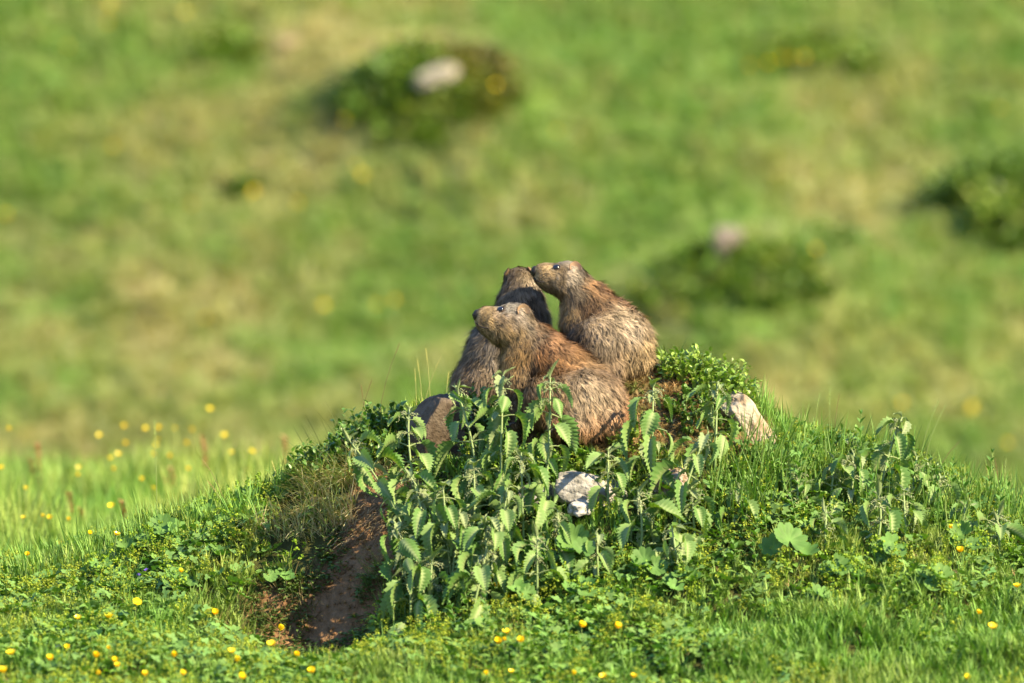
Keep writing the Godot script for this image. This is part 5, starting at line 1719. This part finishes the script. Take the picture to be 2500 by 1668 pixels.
	var names := {"lawn_a": ["lawn_grass", "short green grass of the lawn in front of the mound"], "lawn_b": ["lawn_grass", "broad-bladed short grass scattered through the lawn"], "herb": ["ground_cover", "small pointed leaves covering the ground between the grass"], "clover": ["ground_cover", "small three-parted leaves covering the ground between the grass"], "spray": ["ground_cover", "tiny yellow-green flower sprays dotted through the lawn"], "lobed": ["ground_cover", "small round lobed leaves scattered through the lawn"], "clod": ["soil_crumbs", "crumbled clods of earth lying on the bare soil slope"], "dry": ["dry_litter", "dry straw and dead blades lying in lawn and on bare soil"], "moss": ["moss", "brown and olive moss on the mound's top round the marmots"], "tall": ["tall_grass", "tall meadow grass standing behind the mound and left bank"], "far": ["meadow_grass", "blurred green and straw-coloured grass of the far slope"]}
	for key in G:
		var o := spread(self, names[key][0], meshes[key], G[key][0], G[key][1])
		tag(o, names[key][1], "grass" if key in ["lawn_a", "lawn_b", "tall", "far"] else "moss" if key == "moss" else "soil" if key == "clod" else "plants")


func make_small_flowers() -> void:
	var mb := MB.new()
	for s in 5:
		slim_into(mb, Transform3D(Basis(Vector3.UP, TAU * s / 5) * Basis(Vector3.BACK, 0.4), Vector3.ZERO), 0.35, 0.3, 0.1, lin(0.16, 0.1, 0.55), 4)
	var violet := mb.mesh(M.petal.duplicate())
	for s in [[-900, 265, "tiny violet-blue flower beside the left bank's upper buttercup"], [-1115, 78, "tiny violet-blue flower low in the left corner of the lawn"], [228, 622, "small purple flower under the front marmot's hind foot"], [-915, 255, "tiny violet-blue flower left of the other one by the bank"]]:
		var at := seen(s[0], s[1] - 30.0, 2.0, -0.5)
		var t := thing("violet_flower", s[2], "flower", at, "small violet flowers")
		var st := MB.new()
		st.tube([Vector3(0, -0.01, 0), Vector3(0, 0.03, 0.003)], 0.001, 0.0007, 4, lin(0.13, 0.19, 0.05), lin(0.2, 0.26, 0.08))
		part(t, "stem", st.mesh(M.stem))
		part(t, "blossom", violet, Transform3D(Basis(Vector3.RIGHT, 0.6), Vector3(0, 0.03, 0.003)).scaled_local(Vector3.ONE * 0.008))


func _ready() -> void:
	rng.seed = 20
	noise.seed = 11
	noise.frequency = 0.02
	noise.fractal_octaves = 3
	fine.seed = 5
	fine.frequency = 0.03
	fine.fractal_octaves = 3
	var cam := Camera3D.new()
	cam.name = "camera"
	add_child(cam)
	var look := CameraAttributesPhysical.new()
	look.frustum_focal_length = 287.6
	look.exposure_aperture = 2.45
	look.frustum_focus_distance = 19.93
	look.frustum_near = 0.5
	look.frustum_far = 400.0
	cam.attributes = look
	cam.position = EYE
	cam.basis = Basis.looking_at(Vector3(0, 0.834, 0) - EYE)
	cam.fov = 4.778
	cam.far = 400
	cam.current = true
	var env := Environment.new()
	env.background_mode = Environment.BG_SKY
	env.sky = Sky.new()
	var air := ProceduralSkyMaterial.new()
	air.sky_top_color = Color(0.36, 0.5, 0.7)
	air.sky_horizon_color = Color(0.8, 0.83, 0.84)
	air.ground_bottom_color = Color(0.2, 0.25, 0.1)
	air.ground_horizon_color = Color(0.5, 0.55, 0.45)
	air.sky_energy_multiplier = 0.95
	env.sky.sky_material = air
	env.tonemap_mode = Environment.TONE_MAPPER_LINEAR
	env.tonemap_exposure = 3.5
	env.sdfgi_enabled = true
	env.ssao_enabled = true
	env.ssil_enabled = true
	var we := WorldEnvironment.new()
	we.name = "environment"
	we.environment = env
	add_child(we)
	var sun := DirectionalLight3D.new()
	sun.name = "sun"
	sun.light_energy = 1.5
	sun.light_color = Color(1.0, 0.925, 0.76)
	sun.light_angular_distance = 0.5
	sun.shadow_enabled = true
	add_child(sun)
	sun.basis = Basis.looking_at(-Vector3(0.7, 0.63, 0.39))

	make_materials()
	make_relief()
	make_terrain()
	make_stones()
	make_shrubs()
	make_cover()
	make_marmots()
	make_nettles()
	make_mantles()
	make_buttercups()
	make_stalks()
	make_herbs()
	make_clumps()
	make_small_flowers()
